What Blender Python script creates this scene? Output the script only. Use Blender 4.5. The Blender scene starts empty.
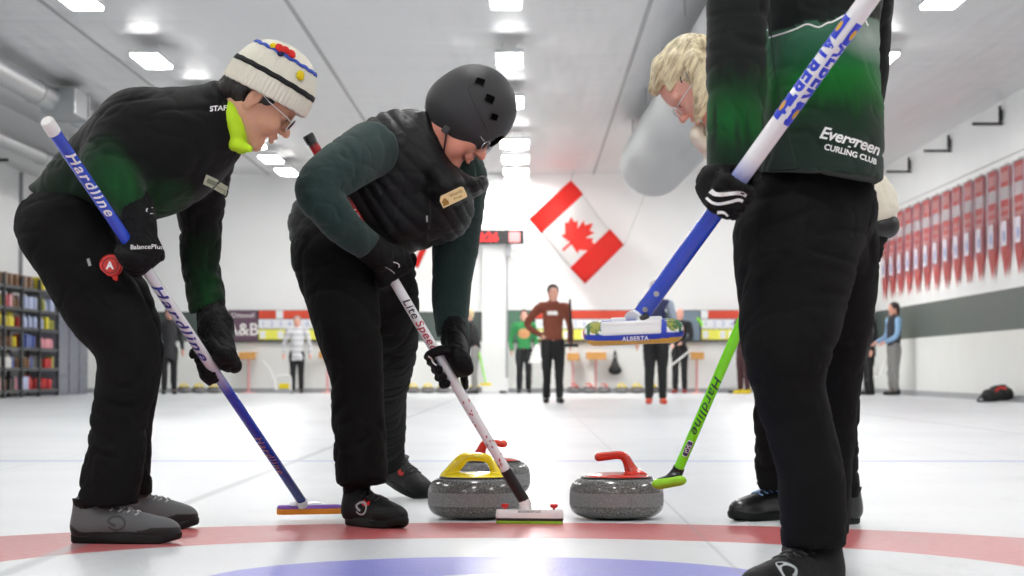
import bpy, bmesh, math, random
import numpy as np
from mathutils import Vector, Matrix, noise
from mathutils.bvhtree import BVHTree
random.seed(7)
scene = bpy.context.scene
COL = scene.collection
F = 2320.0
CAMH = 0.433
PITCH = math.atan(83.0 / F); YAW = math.atan(16.0 / F)
CAMROT = Matrix.Rotation(YAW, 3, 'Z') @ Matrix.Rotation(math.pi / 2 + PITCH, 3, 'X')
CAMLOC = Vector((0, 0, CAMH))
def P(px, py, D):
    """the point at distance D down the hall that the photograph shows at (px, py)"""
    d = CAMROT @ Vector(((px - 512) / F, -(py - 288) / F, -1.0))
    return CAMLOC + d * (D / d.y)
def gy(py):
    """distance down the hall of a point of the ice seen at row py"""
    d = CAMROT @ Vector((0, -(py - 288) / F, -1.0))
    return -CAMH / d.z * d.y
cam_d = bpy.data.cameras.new('camera'); cam = bpy.data.objects.new('camera', cam_d); COL.objects.link(cam)
cam.location = CAMLOC; cam.rotation_euler = CAMROT.to_euler()
cam_d.sensor_width = 36.0; cam_d.lens = 36.0 * F / 1024.0; cam_d.clip_end = 200; cam_d.clip_start = 0.1
cam_d.dof.use_dof = True; cam_d.dof.focus_distance = 5.7; cam_d.dof.aperture_fstop = 9.0
scene.camera = cam

# ---------------------------------------------------------------- materials
MATS = {}
def S(r, g, b):
    f = lambda c: (c / 255 / 12.92) if c / 255 <= 0.04045 else ((c / 255 + 0.055) / 1.055) ** 2.4
    return (f(r), f(g), f(b), 1)
def newmat(name):
    m = bpy.data.materials.new(name); m.use_nodes = True
    nt = m.node_tree; b = nt.nodes['Principled BSDF']
    return m, nt, b
def mat(name, col, rough=0.5, metal=0.0, spec=0.5, coat=0.0, var=0.0, vscale=30, bump=0.0, bscale=200, sheen=0.0, emit=None, trans=0.0):
    if name in MATS: return MATS[name]
    m, nt, b = newmat(name)
    b.inputs['Base Color'].default_value = col
    b.inputs['Roughness'].default_value = rough
    b.inputs['Metallic'].default_value = metal
    b.inputs['Specular IOR Level'].default_value = spec
    b.inputs['Coat Weight'].default_value = coat
    b.inputs['Sheen Weight'].default_value = sheen
    b.inputs['Transmission Weight'].default_value = trans
    tc = nt.nodes.new('ShaderNodeTexCoord')
    if var > 0 or True:
        n = nt.nodes.new('ShaderNodeTexNoise'); n.inputs['Scale'].default_value = vscale; n.inputs['Detail'].default_value = 3
        nt.links.new(tc.outputs['Object'], n.inputs['Vector'])
        mx = nt.nodes.new('ShaderNodeMix'); mx.data_type = 'RGBA'
        v = max(var, 0.04)
        mx.inputs['A'].default_value = tuple(c * (1 - v) for c in col[:3]) + (1,)
        mx.inputs['B'].default_value = tuple(min(1, c * (1 + v)) for c in col[:3]) + (1,)
        nt.links.new(n.outputs['Fac'], mx.inputs['Factor']); nt.links.new(mx.outputs['Result'], b.inputs['Base Color'])
    if bump > 0:
        n2 = nt.nodes.new('ShaderNodeTexNoise'); n2.inputs['Scale'].default_value = bscale; n2.inputs['Detail'].default_value = 4
        nt.links.new(tc.outputs['Object'], n2.inputs['Vector'])
        bp = nt.nodes.new('ShaderNodeBump'); bp.inputs['Strength'].default_value = bump; bp.inputs['Distance'].default_value = 0.004
        nt.links.new(n2.outputs['Fac'], bp.inputs['Height']); nt.links.new(bp.outputs['Normal'], b.inputs['Normal'])
    if emit:
        b.inputs['Emission Color'].default_value = emit[0]; b.inputs['Emission Strength'].default_value = emit[1]
    MATS[name] = m
    return m
def vcmat(name, rough=0.7, spec=0.14, bump=0.25, bscale=350, sheen=0.1, quilt=None):
    """fabric whose printed colours live in the mesh's colour attribute"""
    if name in MATS: return MATS[name]
    m, nt, b = newmat(name)
    a = nt.nodes.new('ShaderNodeVertexColor'); a.layer_name = 'print'
    nt.links.new(a.outputs['Color'], b.inputs['Base Color'])
    b.inputs['Roughness'].default_value = rough; b.inputs['Specular IOR Level'].default_value = spec
    b.inputs['Sheen Weight'].default_value = sheen
    tc = nt.nodes.new('ShaderNodeTexCoord')
    n2 = nt.nodes.new('ShaderNodeTexNoise'); n2.inputs['Scale'].default_value = bscale; n2.inputs['Detail'].default_value = 3
    nt.links.new(tc.outputs['Object'], n2.inputs['Vector'])
    bp = nt.nodes.new('ShaderNodeBump'); bp.inputs['Strength'].default_value = bump; bp.inputs['Distance'].default_value = 0.003
    nt.links.new(n2.outputs['Fac'], bp.inputs['Height']); nt.links.new(bp.outputs['Normal'], b.inputs['Normal'])
    MATS[name] = m
    return m

# ---------------------------------------------------------------- objects
def tag(o, label=None, cat=None, group=None, kind=None):
    if label: o['label'] = label
    if cat: o['category'] = cat
    if group: o['group'] = group
    if kind: o['kind'] = kind
    return o
def thing(name, label, cat, loc=(0, 0, 0), group=None):
    o = bpy.data.objects.new(name, None); COL.objects.link(o); o.location = loc; o.empty_display_size = 0.05
    return tag(o, label, cat, group)
def put(o, parent):
    if parent is not None:
        o.parent = parent
        o.matrix_parent_inverse = Matrix.LocRotScale(parent.location, parent.rotation_euler, parent.scale).inverted() if parent.parent is None else (parent.matrix_parent_inverse.copy() if False else WORLD(parent).inverted())
    return o
def WORLD(o):
    m = o.matrix_basis.copy()
    if o.parent is not None: m = WORLD(o.parent) @ o.matrix_parent_inverse @ m
    return m
def mesh_obj(name, verts, faces, m, parent=None, smooth=True, origin=None, cols=None):
    me = bpy.data.meshes.new(name)
    if origin is not None:
        o0 = Vector(origin)
        verts = np.asarray(verts, dtype=float) - np.array(o0)[None, :] if len(verts) else verts
    me.from_pydata([tuple(v) for v in verts] if not isinstance(verts, np.ndarray) else verts.tolist(), [], faces if isinstance(faces, list) else faces.tolist())
    if smooth:
        me.polygons.foreach_set('use_smooth', [True] * len(me.polygons))
    if cols is not None:
        ca = me.color_attributes.new('print', 'FLOAT_COLOR', 'POINT')
        ca.data.foreach_set('color', np.asarray(cols, dtype=np.float32).ravel())
    mm = m if isinstance(m, (list, tuple)) else [m]
    for x in mm: me.materials.append(x)
    me.update()
    o = bpy.data.objects.new(name, me); COL.objects.link(o)
    if origin is not None: o.location = origin
    put(o, parent)
    return o
def bm_obj(name, bm, m, parent=None, smooth=False, origin=None, angle=None):
    bmesh.ops.recalc_face_normals(bm, faces=bm.faces)
    if origin is not None:
        for v in bm.verts: v.co -= Vector(origin)
    me = bpy.data.meshes.new(name); bm.to_mesh(me); bm.free()
    if smooth: me.polygons.foreach_set('use_smooth', [True] * len(me.polygons))
    for x in (m if isinstance(m, (list, tuple)) else [m]): me.materials.append(x)
    if smooth and angle:
        try: me.set_sharp_from_angle(angle=math.radians(angle))
        except Exception: pass
    o = bpy.data.objects.new(name, me); COL.objects.link(o)
    if origin is not None: o.location = origin
    put(o, parent)
    return o
def add_box(bm, c, s, rot=None, bevel=0.0, mi=0):
    r = bmesh.ops.create_cube(bm, size=1.0)
    M = Matrix.Translation(Vector(c)) @ (rot.to_4x4() if rot else Matrix.Identity(4)) @ Matrix.Diagonal((s[0], s[1], s[2], 1))
    bmesh.ops.transform(bm, matrix=M, verts=r['verts'])
    fs = set(f for v in r['verts'] for f in v.link_faces)
    for f in fs: f.material_index = mi
    if bevel > 0:
        es = set(e for v in r['verts'] for e in v.link_edges)
        q = bmesh.ops.bevel(bm, geom=list(es), offset=bevel, segments=2, affect='EDGES', profile=0.5)
        for f in q['faces']: f.material_index = mi
def frame_to(d, up=Vector((0, 0, 1))):
    z = d.normalized()
    if abs(z.dot(up)) > 0.99: up = Vector((1, 0, 0))
    x = up.cross(z).normalized(); y = z.cross(x)
    return Matrix((x, y, z)).transposed()
def add_tube(bm, pts, radii, seg=16, caps=True, mi=0, flat=1.0, up=Vector((0, 0, 1))):
    pts = [Vector(p) for p in pts]
    if not isinstance(radii, (list, tuple)): radii = [radii] * len(pts)
    rings = []
    fr = None
    for i, p in enumerate(pts):
        if i == 0: d = pts[1] - pts[0]
        elif i == len(pts) - 1: d = pts[-1] - pts[-2]
        else: d = (pts[i + 1] - pts[i]).normalized() + (pts[i] - pts[i - 1]).normalized()
        d = d.normalized()
        if fr is None: fr = frame_to(d, up)
        else:
            z0 = fr.col[2]; q = z0.rotation_difference(d); fr = q.to_matrix() @ fr
        ring = []
        for k in range(seg):
            a = 2 * math.pi * k / seg
            ring.append(bm.verts.new(p + fr.col[0] * (math.cos(a) * radii[i]) + fr.col[1] * (math.sin(a) * radii[i] * flat)))
        rings.append(ring)
    for i in range(len(rings) - 1):
        for k in range(seg):
            f = bm.faces.new((rings[i][k], rings[i][(k + 1) % seg], rings[i + 1][(k + 1) % seg], rings[i + 1][k])); f.material_index = mi
    if caps:
        f = bm.faces.new(list(reversed(rings[0]))); f.material_index = mi
        f = bm.faces.new(rings[-1]); f.material_index = mi
    return rings
def add_lathe(bm, prof, c=(0, 0, 0), seg=48, rot=None, mi=None, sx=1, sy=1):
    rings = []
    R = rot or Matrix.Identity(3)
    for r, z in prof:
        if r < 1e-6: rings.append([bm.verts.new(Vector(c) + R @ Vector((0, 0, z)))])
        else: rings.append([bm.verts.new(Vector(c) + R @ Vector((r * sx * math.cos(2 * math.pi * k / seg), r * sy * math.sin(2 * math.pi * k / seg), z))) for k in range(seg)])
    for i in range(len(rings) - 1):
        a, b = rings[i], rings[i + 1]
        for k in range(seg):
            if len(a) == 1 and len(b) == 1: continue
            if len(a) == 1: vs = (a[0], b[(k + 1) % seg], b[k])
            elif len(b) == 1: vs = (a[k], a[(k + 1) % seg], b[0])
            else: vs = (a[k], a[(k + 1) % seg], b[(k + 1) % seg], b[k])
            f = bm.faces.new(vs)
            if mi is not None: f.material_index = mi[i] if isinstance(mi, (list, tuple)) else mi
def smooth_path(pts, n=6):
    """Catmull-Rom through the points"""
    pts = [Vector(p) for p in pts]; out = []
    for i in range(len(pts) - 1):
        p0 = pts[max(0, i - 1)]; p1 = pts[i]; p2 = pts[i + 1]; p3 = pts[min(len(pts) - 1, i + 2)]
        for k in range(n):
            t = k / n
            out.append(0.5 * ((2 * p1) + (p2 - p0) * t + (2 * p0 - 5 * p1 + 4 * p2 - p3) * t * t + (3 * p1 - p0 - 3 * p2 + p3) * t ** 3))
    out.append(pts[-1])
    return out

# ---------------------------------------------------------------- rounded solids blended from tapered limbs
class Vol:
    def __init__(self, res=0.007, k=0.02):
        self.res = res; self.k = k; self.pr = []
    def cap(self, a, b, ra, rb, n=None, kd=1.0, k=None, sub=False, w=None):
        a = np.array(a, dtype=np.float32); b = np.array(b, dtype=np.float32)
        R = max(ra, rb) * max(1, kd)
        lo = np.minimum(a, b) - R; hi = np.maximum(a, b) + R
        nn = None if n is None else np.array(Vector(n).normalized(), dtype=np.float32)
        def f(X, Y, Z):
            px, py, pz = X - a[0], Y - a[1], Z - a[2]
            bb = b - a
            s = 1.0
            if nn is not None and kd != 1.0:
                q = 1 / kd - 1
                dn = px * nn[0] + py * nn[1] + pz * nn[2]
                px = px + nn[0] * dn * q; py = py + nn[1] * dn * q; pz = pz + nn[2] * dn * q
                bb = bb + nn * float(bb @ nn) * q
                s = min(1.0, kd)
            l2 = max(float(bb @ bb), 1e-9)
            t = np.clip((px * bb[0] + py * bb[1] + pz * bb[2]) / l2, 0, 1)
            d = np.sqrt((px - bb[0] * t) ** 2 + (py - bb[1] * t) ** 2 + (pz - bb[2] * t) ** 2) - (ra + (rb - ra) * t)
            return d * s
        self.pr.append((f, lo, hi, self.k if k is None else k, sub)); return self
    def chain(self, nodes, n=None, kd=1.0, k=None, sub=False):
        # one limb: a smooth path with smoothly changing girth, blended with the rest as a whole
        if len(nodes) == 2: return self.cap(nodes[0][0], nodes[1][0], nodes[0][1], nodes[1][1], n, kd, k, sub)
        p = [Vector(q[0]) for q in nodes]; r = [q[1] for q in nodes]; pts = []; st = 4
        for i in range(len(p) - 1):
            a, b, c, d = max(0, i - 1), i, i + 1, min(len(p) - 1, i + 2)
            for j in range(st):
                t = j / st; w = (-t + 2 * t * t - t ** 3, 2 - 5 * t * t + 3 * t ** 3, t + 4 * t * t - 3 * t ** 3, -t * t + t ** 3)
                pts.append(((p[a] * w[0] + p[b] * w[1] + p[c] * w[2] + p[d] * w[3]) * .5, .5 * (r[a] * w[0] + r[b] * w[1] + r[c] * w[2] + r[d] * w[3])))
        pts.append((p[-1], r[-1]))
        g = Vol(self.res, self.k)
        for i in range(len(pts) - 1): g.cap(pts[i][0], pts[i + 1][0], pts[i][1], pts[i + 1][1], n, kd, 0.0, False)
        lo = np.min([q[1] for q in g.pr], 0); hi = np.max([q[2] for q in g.pr], 0)
        self.pr.append((g.pr, lo, hi, self.k if k is None else k, sub)); return self
    def ell(self, c, rad, R=None, k=None, sub=False):
        c = np.array(c, dtype=np.float32); rad = np.array(rad, dtype=np.float32)
        M = np.array(R if R is not None else Matrix.Identity(3), dtype=np.float32)
        ext = np.sqrt(((M * rad[None, :]) ** 2).sum(1))
        def f(X, Y, Z):
            x, y, z = X - c[0], Y - c[1], Z - c[2]
            u = (M[0, 0] * x + M[1, 0] * y + M[2, 0] * z) / rad[0]
            v = (M[0, 1] * x + M[1, 1] * y + M[2, 1] * z) / rad[1]
            w = (M[0, 2] * x + M[1, 2] * y + M[2, 2] * z) / rad[2]
            k0 = np.sqrt(u * u + v * v + w * w) + 1e-9
            k1 = np.sqrt((u / rad[0]) ** 2 + (v / rad[1]) ** 2 + (w / rad[2]) ** 2) + 1e-9
            return k0 * (k0 - 1.0) / k1
        self.pr.append((f, c - ext, c + ext, self.k if k is None else k, sub)); return self
    def box(self, c, half, R=None, r=0.004, k=None, sub=False):
        c = np.array(c, dtype=np.float32); half = np.array(half, dtype=np.float32)
        M = np.array(R if R is not None else Matrix.Identity(3), dtype=np.float32)
        ext = (np.abs(M) * half[None, :]).sum(1)
        def f(X, Y, Z):
            x, y, z = X - c[0], Y - c[1], Z - c[2]
            u = np.abs(M[0, 0] * x + M[1, 0] * y + M[2, 0] * z) - half[0] + r
            v = np.abs(M[0, 1] * x + M[1, 1] * y + M[2, 1] * z) - half[1] + r
            w = np.abs(M[0, 2] * x + M[1, 2] * y + M[2, 2] * z) - half[2] + r
            return np.sqrt(np.maximum(u, 0) ** 2 + np.maximum(v, 0) ** 2 + np.maximum(w, 0) ** 2) + np.minimum(np.maximum(u, np.maximum(v, w)), 0) - r
        self.pr.append((f, c - ext, c + ext, self.k if k is None else k, sub)); return self
    def cut(self, p, n, near=None, rad=9.0, k=0.004):
        """take away what lies beyond the plane through p with outward normal n (within rad of near)"""
        p = np.array(p, dtype=np.float32); n = np.array(Vector(n).normalized(), dtype=np.float32)
        c = p if near is None else np.array(near, dtype=np.float32)
        def f(X, Y, Z):
            d = -((X - p[0]) * n[0] + (Y - p[1]) * n[1] + (Z - p[2]) * n[2])
            return np.maximum(d, np.sqrt((X - c[0]) ** 2 + (Y - c[1]) ** 2 + (Z - c[2]) ** 2) - rad) if rad < 5 else d
        self.pr.append((f, None if rad > 5 else c - rad, None if rad > 5 else c + rad, k, True)); return self
    def build(self, relax=2, noise_fn=None):
        res = self.res
        los = np.array([p[1] for p in self.pr if not p[4]]); his = np.array([p[2] for p in self.pr if not p[4]])
        lo = los.min(0) - 4 * res; hi = his.max(0) + 4 * res
        n = np.ceil((hi - lo) / res).astype(int) + 1
        ax = [(lo[i] + np.arange(n[i]) * res).astype(np.float32) for i in range(3)]
        Fd = np.full(tuple(n), 1.0, dtype=np.float32)
        for f, l, h, k, sub in self.pr:
            if l is None: sl = [slice(0, n[i]) for i in range(3)]
            else:
                pad = k + 3 * res
                i0 = np.maximum(np.floor((l - pad - lo) / res).astype(int), 0); i1 = np.minimum(np.ceil((h + pad - lo) / res).astype(int) + 1, n)
                if (i1 <= i0).any(): continue
                sl = [slice(i0[i], i1[i]) for i in range(3)]
            X = ax[0][sl[0]][:, None, None]; Y = ax[1][sl[1]][None, :, None]; Z = ax[2][sl[2]][None, None, :]
            g = Fd[sl[0], sl[1], sl[2]]
            if isinstance(f, list):
                d = np.full(g.shape, 1.0, dtype=np.float32)
                for f2, l2, h2, _, _ in f:
                    pad2 = pad; j0 = np.maximum(np.floor((l2 - pad2 - lo) / res).astype(int), i0); j1 = np.minimum(np.ceil((h2 + pad2 - lo) / res).astype(int) + 1, i1)
                    if (j1 <= j0).any(): continue
                    s2 = [slice(j0[i] - i0[i], j1[i] - i0[i]) for i in range(3)]; s3 = [slice(j0[i], j1[i]) for i in range(3)]
                    e = f2(ax[0][s3[0]][:, None, None], ax[1][s3[1]][None, :, None], ax[2][s3[2]][None, None, :])
                    d[s2[0], s2[1], s2[2]] = np.minimum(d[s2[0], s2[1], s2[2]], e)
            else: d = f(X, Y, Z)
            if sub:
                d = -d; hh = np.maximum(k - np.abs(g - d), 0) / k
                Fd[sl[0], sl[1], sl[2]] = np.maximum(g, d) + hh * hh * k * 0.25
            else:
                hh = np.maximum(k - np.abs(g - d), 0) / k
                Fd[sl[0], sl[1], sl[2]] = np.minimum(g, d) - hh * hh * k * 0.25
        return surface_nets(Fd, lo, res, relax)
def surface_nets(Fd, lo, res, relax):
    s = Fd < 0
    c = [s[i:Fd.shape[0] - 1 + i, j:Fd.shape[1] - 1 + j, k:Fd.shape[2] - 1 + k] for i in (0, 1) for j in (0, 1) for k in (0, 1)]
    anyi = c[0].copy(); alli = c[0].copy()
    for q in c[1:]: anyi |= q; alli &= q
    act = anyi & ~alli
    idx = np.argwhere(act)
    vid = np.full(act.shape, -1, dtype=np.int64); vid[act] = np.arange(len(idx))
    acc = np.zeros((len(idx), 3)); cnt = np.zeros(len(idx))
    I, J, K = idx.T
    corners = [(i, j, k) for i in (0, 1) for j in (0, 1) for k in (0, 1)]
    vals = {q: Fd[I + q[0], J + q[1], K + q[2]] for q in corners}
    for a in corners:
        for axn in range(3):
            if a[axn] == 0:
                b = list(a); b[axn] = 1; b = tuple(b)
                va, vb = vals[a], vals[b]; m = (va < 0) != (vb < 0)
                t = np.where(m, va / np.where(m, va - vb, 1), 0)
                p = np.array(a, dtype=float)[None, :].repeat(len(idx), 0); p[:, axn] = t
                acc[m] += p[m]; cnt[m] += 1
    V = np.array(lo)[None, :] + (idx + acc / cnt[:, None]) * res
    quads = []
    for axn in range(3):
        o1, o2 = (axn + 1) % 3, (axn + 2) % 3
        A = [slice(None)] * 3; B = [slice(None)] * 3
        A[axn] = slice(0, -1); B[axn] = slice(1, None)
        ch = s[tuple(A)] != s[tuple(B)]
        e = np.argwhere(ch)
        e = e[(e[:, o1] > 0) & (e[:, o2] > 0) & (e[:, o1] < Fd.shape[o1] - 1) & (e[:, o2] < Fd.shape[o2] - 1)]
        if len(e) == 0: continue
        def g(d1, d2):
            q = e.copy(); q[:, o1] -= d1; q[:, o2] -= d2
            return vid[q[:, 0], q[:, 1], q[:, 2]]
        Q = np.stack([g(1, 1), g(0, 1), g(0, 0), g(1, 0)], 1)
        flip = ~s[e[:, 0], e[:, 1], e[:, 2]]
        Q[flip] = Q[flip][:, ::-1]
        quads.append(Q)
    Q = np.concatenate(quads)
    Q = Q[(Q >= 0).all(1)]
    for _ in range(relax):
        ac = np.zeros_like(V); cn = np.zeros(len(V))
        for i in range(4):
            a = Q[:, i]; b = Q[:, (i + 1) % 4]
            np.add.at(ac, a, V[b]); np.add.at(cn, a, 1); np.add.at(ac, b, V[a]); np.add.at(cn, b, 1)
        V = V * 0.4 + 0.6 * ac / np.maximum(cn, 1)[:, None]
    return V, Q
def normals(V, Q):
    n = np.cross(V[Q[:, 2]] - V[Q[:, 0]], V[Q[:, 3]] - V[Q[:, 1]])
    N = np.zeros_like(V)
    for i in range(4): np.add.at(N, Q[:, i], n)
    return N / (np.linalg.norm(N, axis=1, keepdims=True) + 1e-12)
def vnoise(Pn):
    """cheap smooth value noise on numpy points"""
    i = np.floor(Pn).astype(np.int64); f = Pn - i; f = f * f * (3 - 2 * f)
    def h(a, b, c):
        v = (a * 374761393 + b * 668265263 + c * 2147483647) & 0xffffffff
        v = ((v ^ (v >> 13)) * 1274126177) & 0xffffffff
        v = v ^ (v >> 16)
        return (v & 0xffff) / 65535.0
    r = 0
    for a in (0, 1):
        for b in (0, 1):
            for c in (0, 1):
                w = (f[:, 0] if a else 1 - f[:, 0]) * (f[:, 1] if b else 1 - f[:, 1]) * (f[:, 2] if c else 1 - f[:, 2])
                r = r + w * h(i[:, 0] + a, i[:, 1] + b, i[:, 2] + c)
    return r
def wrinkle(V, Q, amp=0.004, sx=(9, 9, 18), seed=0, ridge=True, dirs=None):
    N = normals(V, Q)
    W = V.copy()
    warp = np.stack([vnoise(V * 5 + 11 + seed), vnoise(V * 5 + 37 + seed), vnoise(V * 5 + 71 + seed)], 1) - 0.5
    U = (V + warp * 0.16)
    if dirs is not None: U = U @ np.array(dirs).T
    a = vnoise(U * np.array(sx)[None, :] + seed * 3.3)
    b = vnoise(U * np.array(sx)[None, :] * 2.1 + 5 + seed)
    c = vnoise(U * np.array(sx)[None, :] * 0.55 + 17 + seed)
    d = -1.0 * np.exp(-((a - 0.5) / 0.075) ** 2) + (b - 0.5) * 0.9 + (c - 0.5) * 2.2 + 0.3 - 0.6 * np.exp(-((b - 0.5) / 0.06) ** 2) if ridge else (a - 0.5) * 2
    m = 0.35 + 0.65 * vnoise(V * 4 + 91 + seed)
    return V + N * (d * m * amp)[:, None]
def vol_obj(name, vol, m, parent=None, relax=2, wr=None, colfn=None, origin=None, extra=None):
    V, Q = vol.build(relax)
    if wr: V = wrinkle(V, Q, **wr)
    cols = None
    if colfn is not None:
        cols = np.ones((len(V), 4)); cols[:, :3] = colfn(V, normals(V, Q))
    return mesh_obj(name, V, Q, m, parent, True, origin, cols)
def bvh_of(o):
    me = o.data; M = WORLD(o)
    return BVHTree.FromPolygons([M @ v.co for v in me.vertices], [tuple(p.vertices) for p in me.polygons])

# ---------------------------------------------------------------- lettering
def text_mesh(txt, size=1.0, shear=0.0, spacing=1.0, bold=0.0, cuts=2, sx=1.0):
    cu = bpy.data.curves.new('lettering', 'FONT'); cu.body = txt; cu.size = size; cu.shear = shear; cu.space_character = spacing
    cu.offset = bold; cu.align_x = 'CENTER'; cu.align_y = 'CENTER'; cu.resolution_u = 3
    o = bpy.data.objects.new('lettering', cu); COL.objects.link(o)
    dg = bpy.context.evaluated_depsgraph_get(); dg.update()
    me = bpy.data.meshes.new_from_object(o.evaluated_get(dg))
    bm = bmesh.new(); bm.from_mesh(me)
    bpy.data.objects.remove(o); bpy.data.curves.remove(cu); bpy.data.meshes.remove(me)
    bmesh.ops.triangulate(bm, faces=bm.faces)
    if cuts: bmesh.ops.subdivide_edges(bm, edges=bm.edges, cuts=cuts, use_grid_fill=True)
    for v in bm.verts: v.co.x *= sx
    return bm
def place_bm(bm, fn):
    for v in bm.verts: v.co = fn(v.co.x, v.co.y)
def text_flat(txt, c, right, up, size, m, parent, name='lettering', off=0.0, **kw):
    bm = text_mesh(txt, size, cuts=0, **kw); r = Vector(right).normalized(); u = Vector(up).normalized(); n = r.cross(u)
    place_bm(bm, lambda x, y: Vector(c) + r * x + u * y + n * off)
    me_flip(bm)
    return bm_obj_raw(name, bm, m, parent)
def me_flip(bm): pass
def bm_obj_raw(name, bm, m, parent=None):
    me = bpy.data.meshes.new(name); bm.to_mesh(me); bm.free(); me.materials.append(m)
    o = bpy.data.objects.new(name, me); COL.objects.link(o); put(o, parent); return o
def project_bm(bm, bvh, c, right, up, off=0.0015, depth=0.4):
    """lay a flat drawing onto a surface, looking along the drawing's own normal"""
    r = Vector(right).normalized(); u = Vector(up).normalized(); n = r.cross(u).normalized(); c = Vector(c)
    bad = []
    for v in bm.verts:
        p = c + r * v.co.x + u * v.co.y
        h = bvh.ray_cast(p + n * depth, -n, depth * 2)
        if h[0] is None: bad.append(v); v.co = p
        else: v.co = h[0] + n * off
    if bad: bmesh.ops.delete(bm, geom=bad, context='VERTS')
def text_on(txt, bvh, c, right, up, size, m, parent, name='lettering', off=0.0015, **kw):
    bm = text_mesh(txt, size, **kw); project_bm(bm, bvh, c, right, up, off)
    return bm_obj_raw(name, bm, m, parent)
def text_shaft(txt, a, b, rad, t0, size, m, parent, facing, flip=1, name='lettering', **kw):
    """letters wrapped on a shaft from a to b, centred t0 metres from a, on the side that faces the given direction"""
    bm = text_mesh(txt, size, **kw)
    z = (Vector(b) - Vector(a)).normalized(); f = Vector(facing); e1 = (f - z * f.dot(z)).normalized(); e2 = z.cross(e1)
    def fn(x, y):
        ph = -y * flip / rad
        return Vector(a) + z * (t0 + x * flip) + (e1 * math.cos(ph) + e2 * math.sin(ph)) * (rad + 0.0007)
    place_bm(bm, fn)
    return bm_obj_raw(name, bm, m, parent)
def patch_on(bvh, c, right, up, w, h, m, parent, name, off=0.001, n=12, shape='rect'):
    bm = bmesh.new()
    if shape == 'rect':
        g = [[bm.verts.new(((i / n - .5) * w, (j / n - .5) * h, 0)) for j in range(n + 1)] for i in range(n + 1)]
        for i in range(n):
            for j in range(n): bm.faces.new((g[i][j], g[i + 1][j], g[i + 1][j + 1], g[i][j + 1]))
    else:
        ce = bm.verts.new((0, 0, 0)); prev = [ce]
        rings = []
        for q in range(1, 5): rings.append([bm.verts.new((math.cos(2 * math.pi * k / 24) * w / 2 * q / 4, math.sin(2 * math.pi * k / 24) * h / 2 * q / 4, 0)) for k in range(24)])
        for k in range(24):
            bm.faces.new((ce, rings[0][k], rings[0][(k + 1) % 24]))
            for q in range(3): bm.faces.new((rings[q][k], rings[q + 1][k], rings[q + 1][(k + 1) % 24], rings[q][(k + 1) % 24]))
    project_bm(bm, bvh, c, right, up, off)
    return bm_obj_raw(name, bm, m, parent)
def ribbon_on(bvh, pts, half, c, right, up, m, parent, name, off=0.0012):
    """a stripe drawn through 2-D points and laid on a surface"""
    bm = bmesh.new(); pp = smooth_path([Vector((p[0], p[1], 0)) for p in pts], 5); prev = None
    for i, p in enumerate(pp):
        d = (pp[min(i + 1, len(pp) - 1)] - pp[max(i - 1, 0)]).normalized(); s = Vector((-d.y, d.x, 0))
        h = half[0] + (half[1] - half[0]) * i / (len(pp) - 1) if isinstance(half, tuple) else half
        a = bm.verts.new(p + s * h); b = bm.verts.new(p - s * h)
        if prev: bm.faces.new((prev[1], prev[0], a, b)) if False else bm.faces.new((prev[0], prev[1], b, a))
        prev = (a, b)
    project_bm(bm, bvh, c, right, up, off)
    return bm_obj_raw(name, bm, m, parent)
# ================================================================= the hall
XL, XR, YB, YF, ZC = -9.0, 6.87, -8.0, 46.0, 4.35
M_white_wall = mat('white painted panel', S(236, 237, 236), 0.45, var=0.03, vscale=1.2)
M_band = mat('dark green wall band', S(66, 76, 72), 0.5, var=0.06, vscale=2)
M_dash = mat('white dasher board', S(232, 233, 230), 0.3, var=0.03, vscale=2)
M_black = mat('black paint', S(24, 24, 25), 0.5)
M_blackpl = mat('black plastic', S(22, 22, 23), 0.35)
M_metal = mat('galvanised metal', S(170, 172, 174), 0.35, metal=0.8)
M_whitepl = mat('white plastic', S(238, 238, 236), 0.35)
M_greypl = mat('grey plastic', S(150, 152, 155), 0.4)
M_red = mat('red plastic', S(196, 30, 26), 0.3)
M_yellow = mat('yellow plastic', S(238, 214, 20), 0.3)

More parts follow.
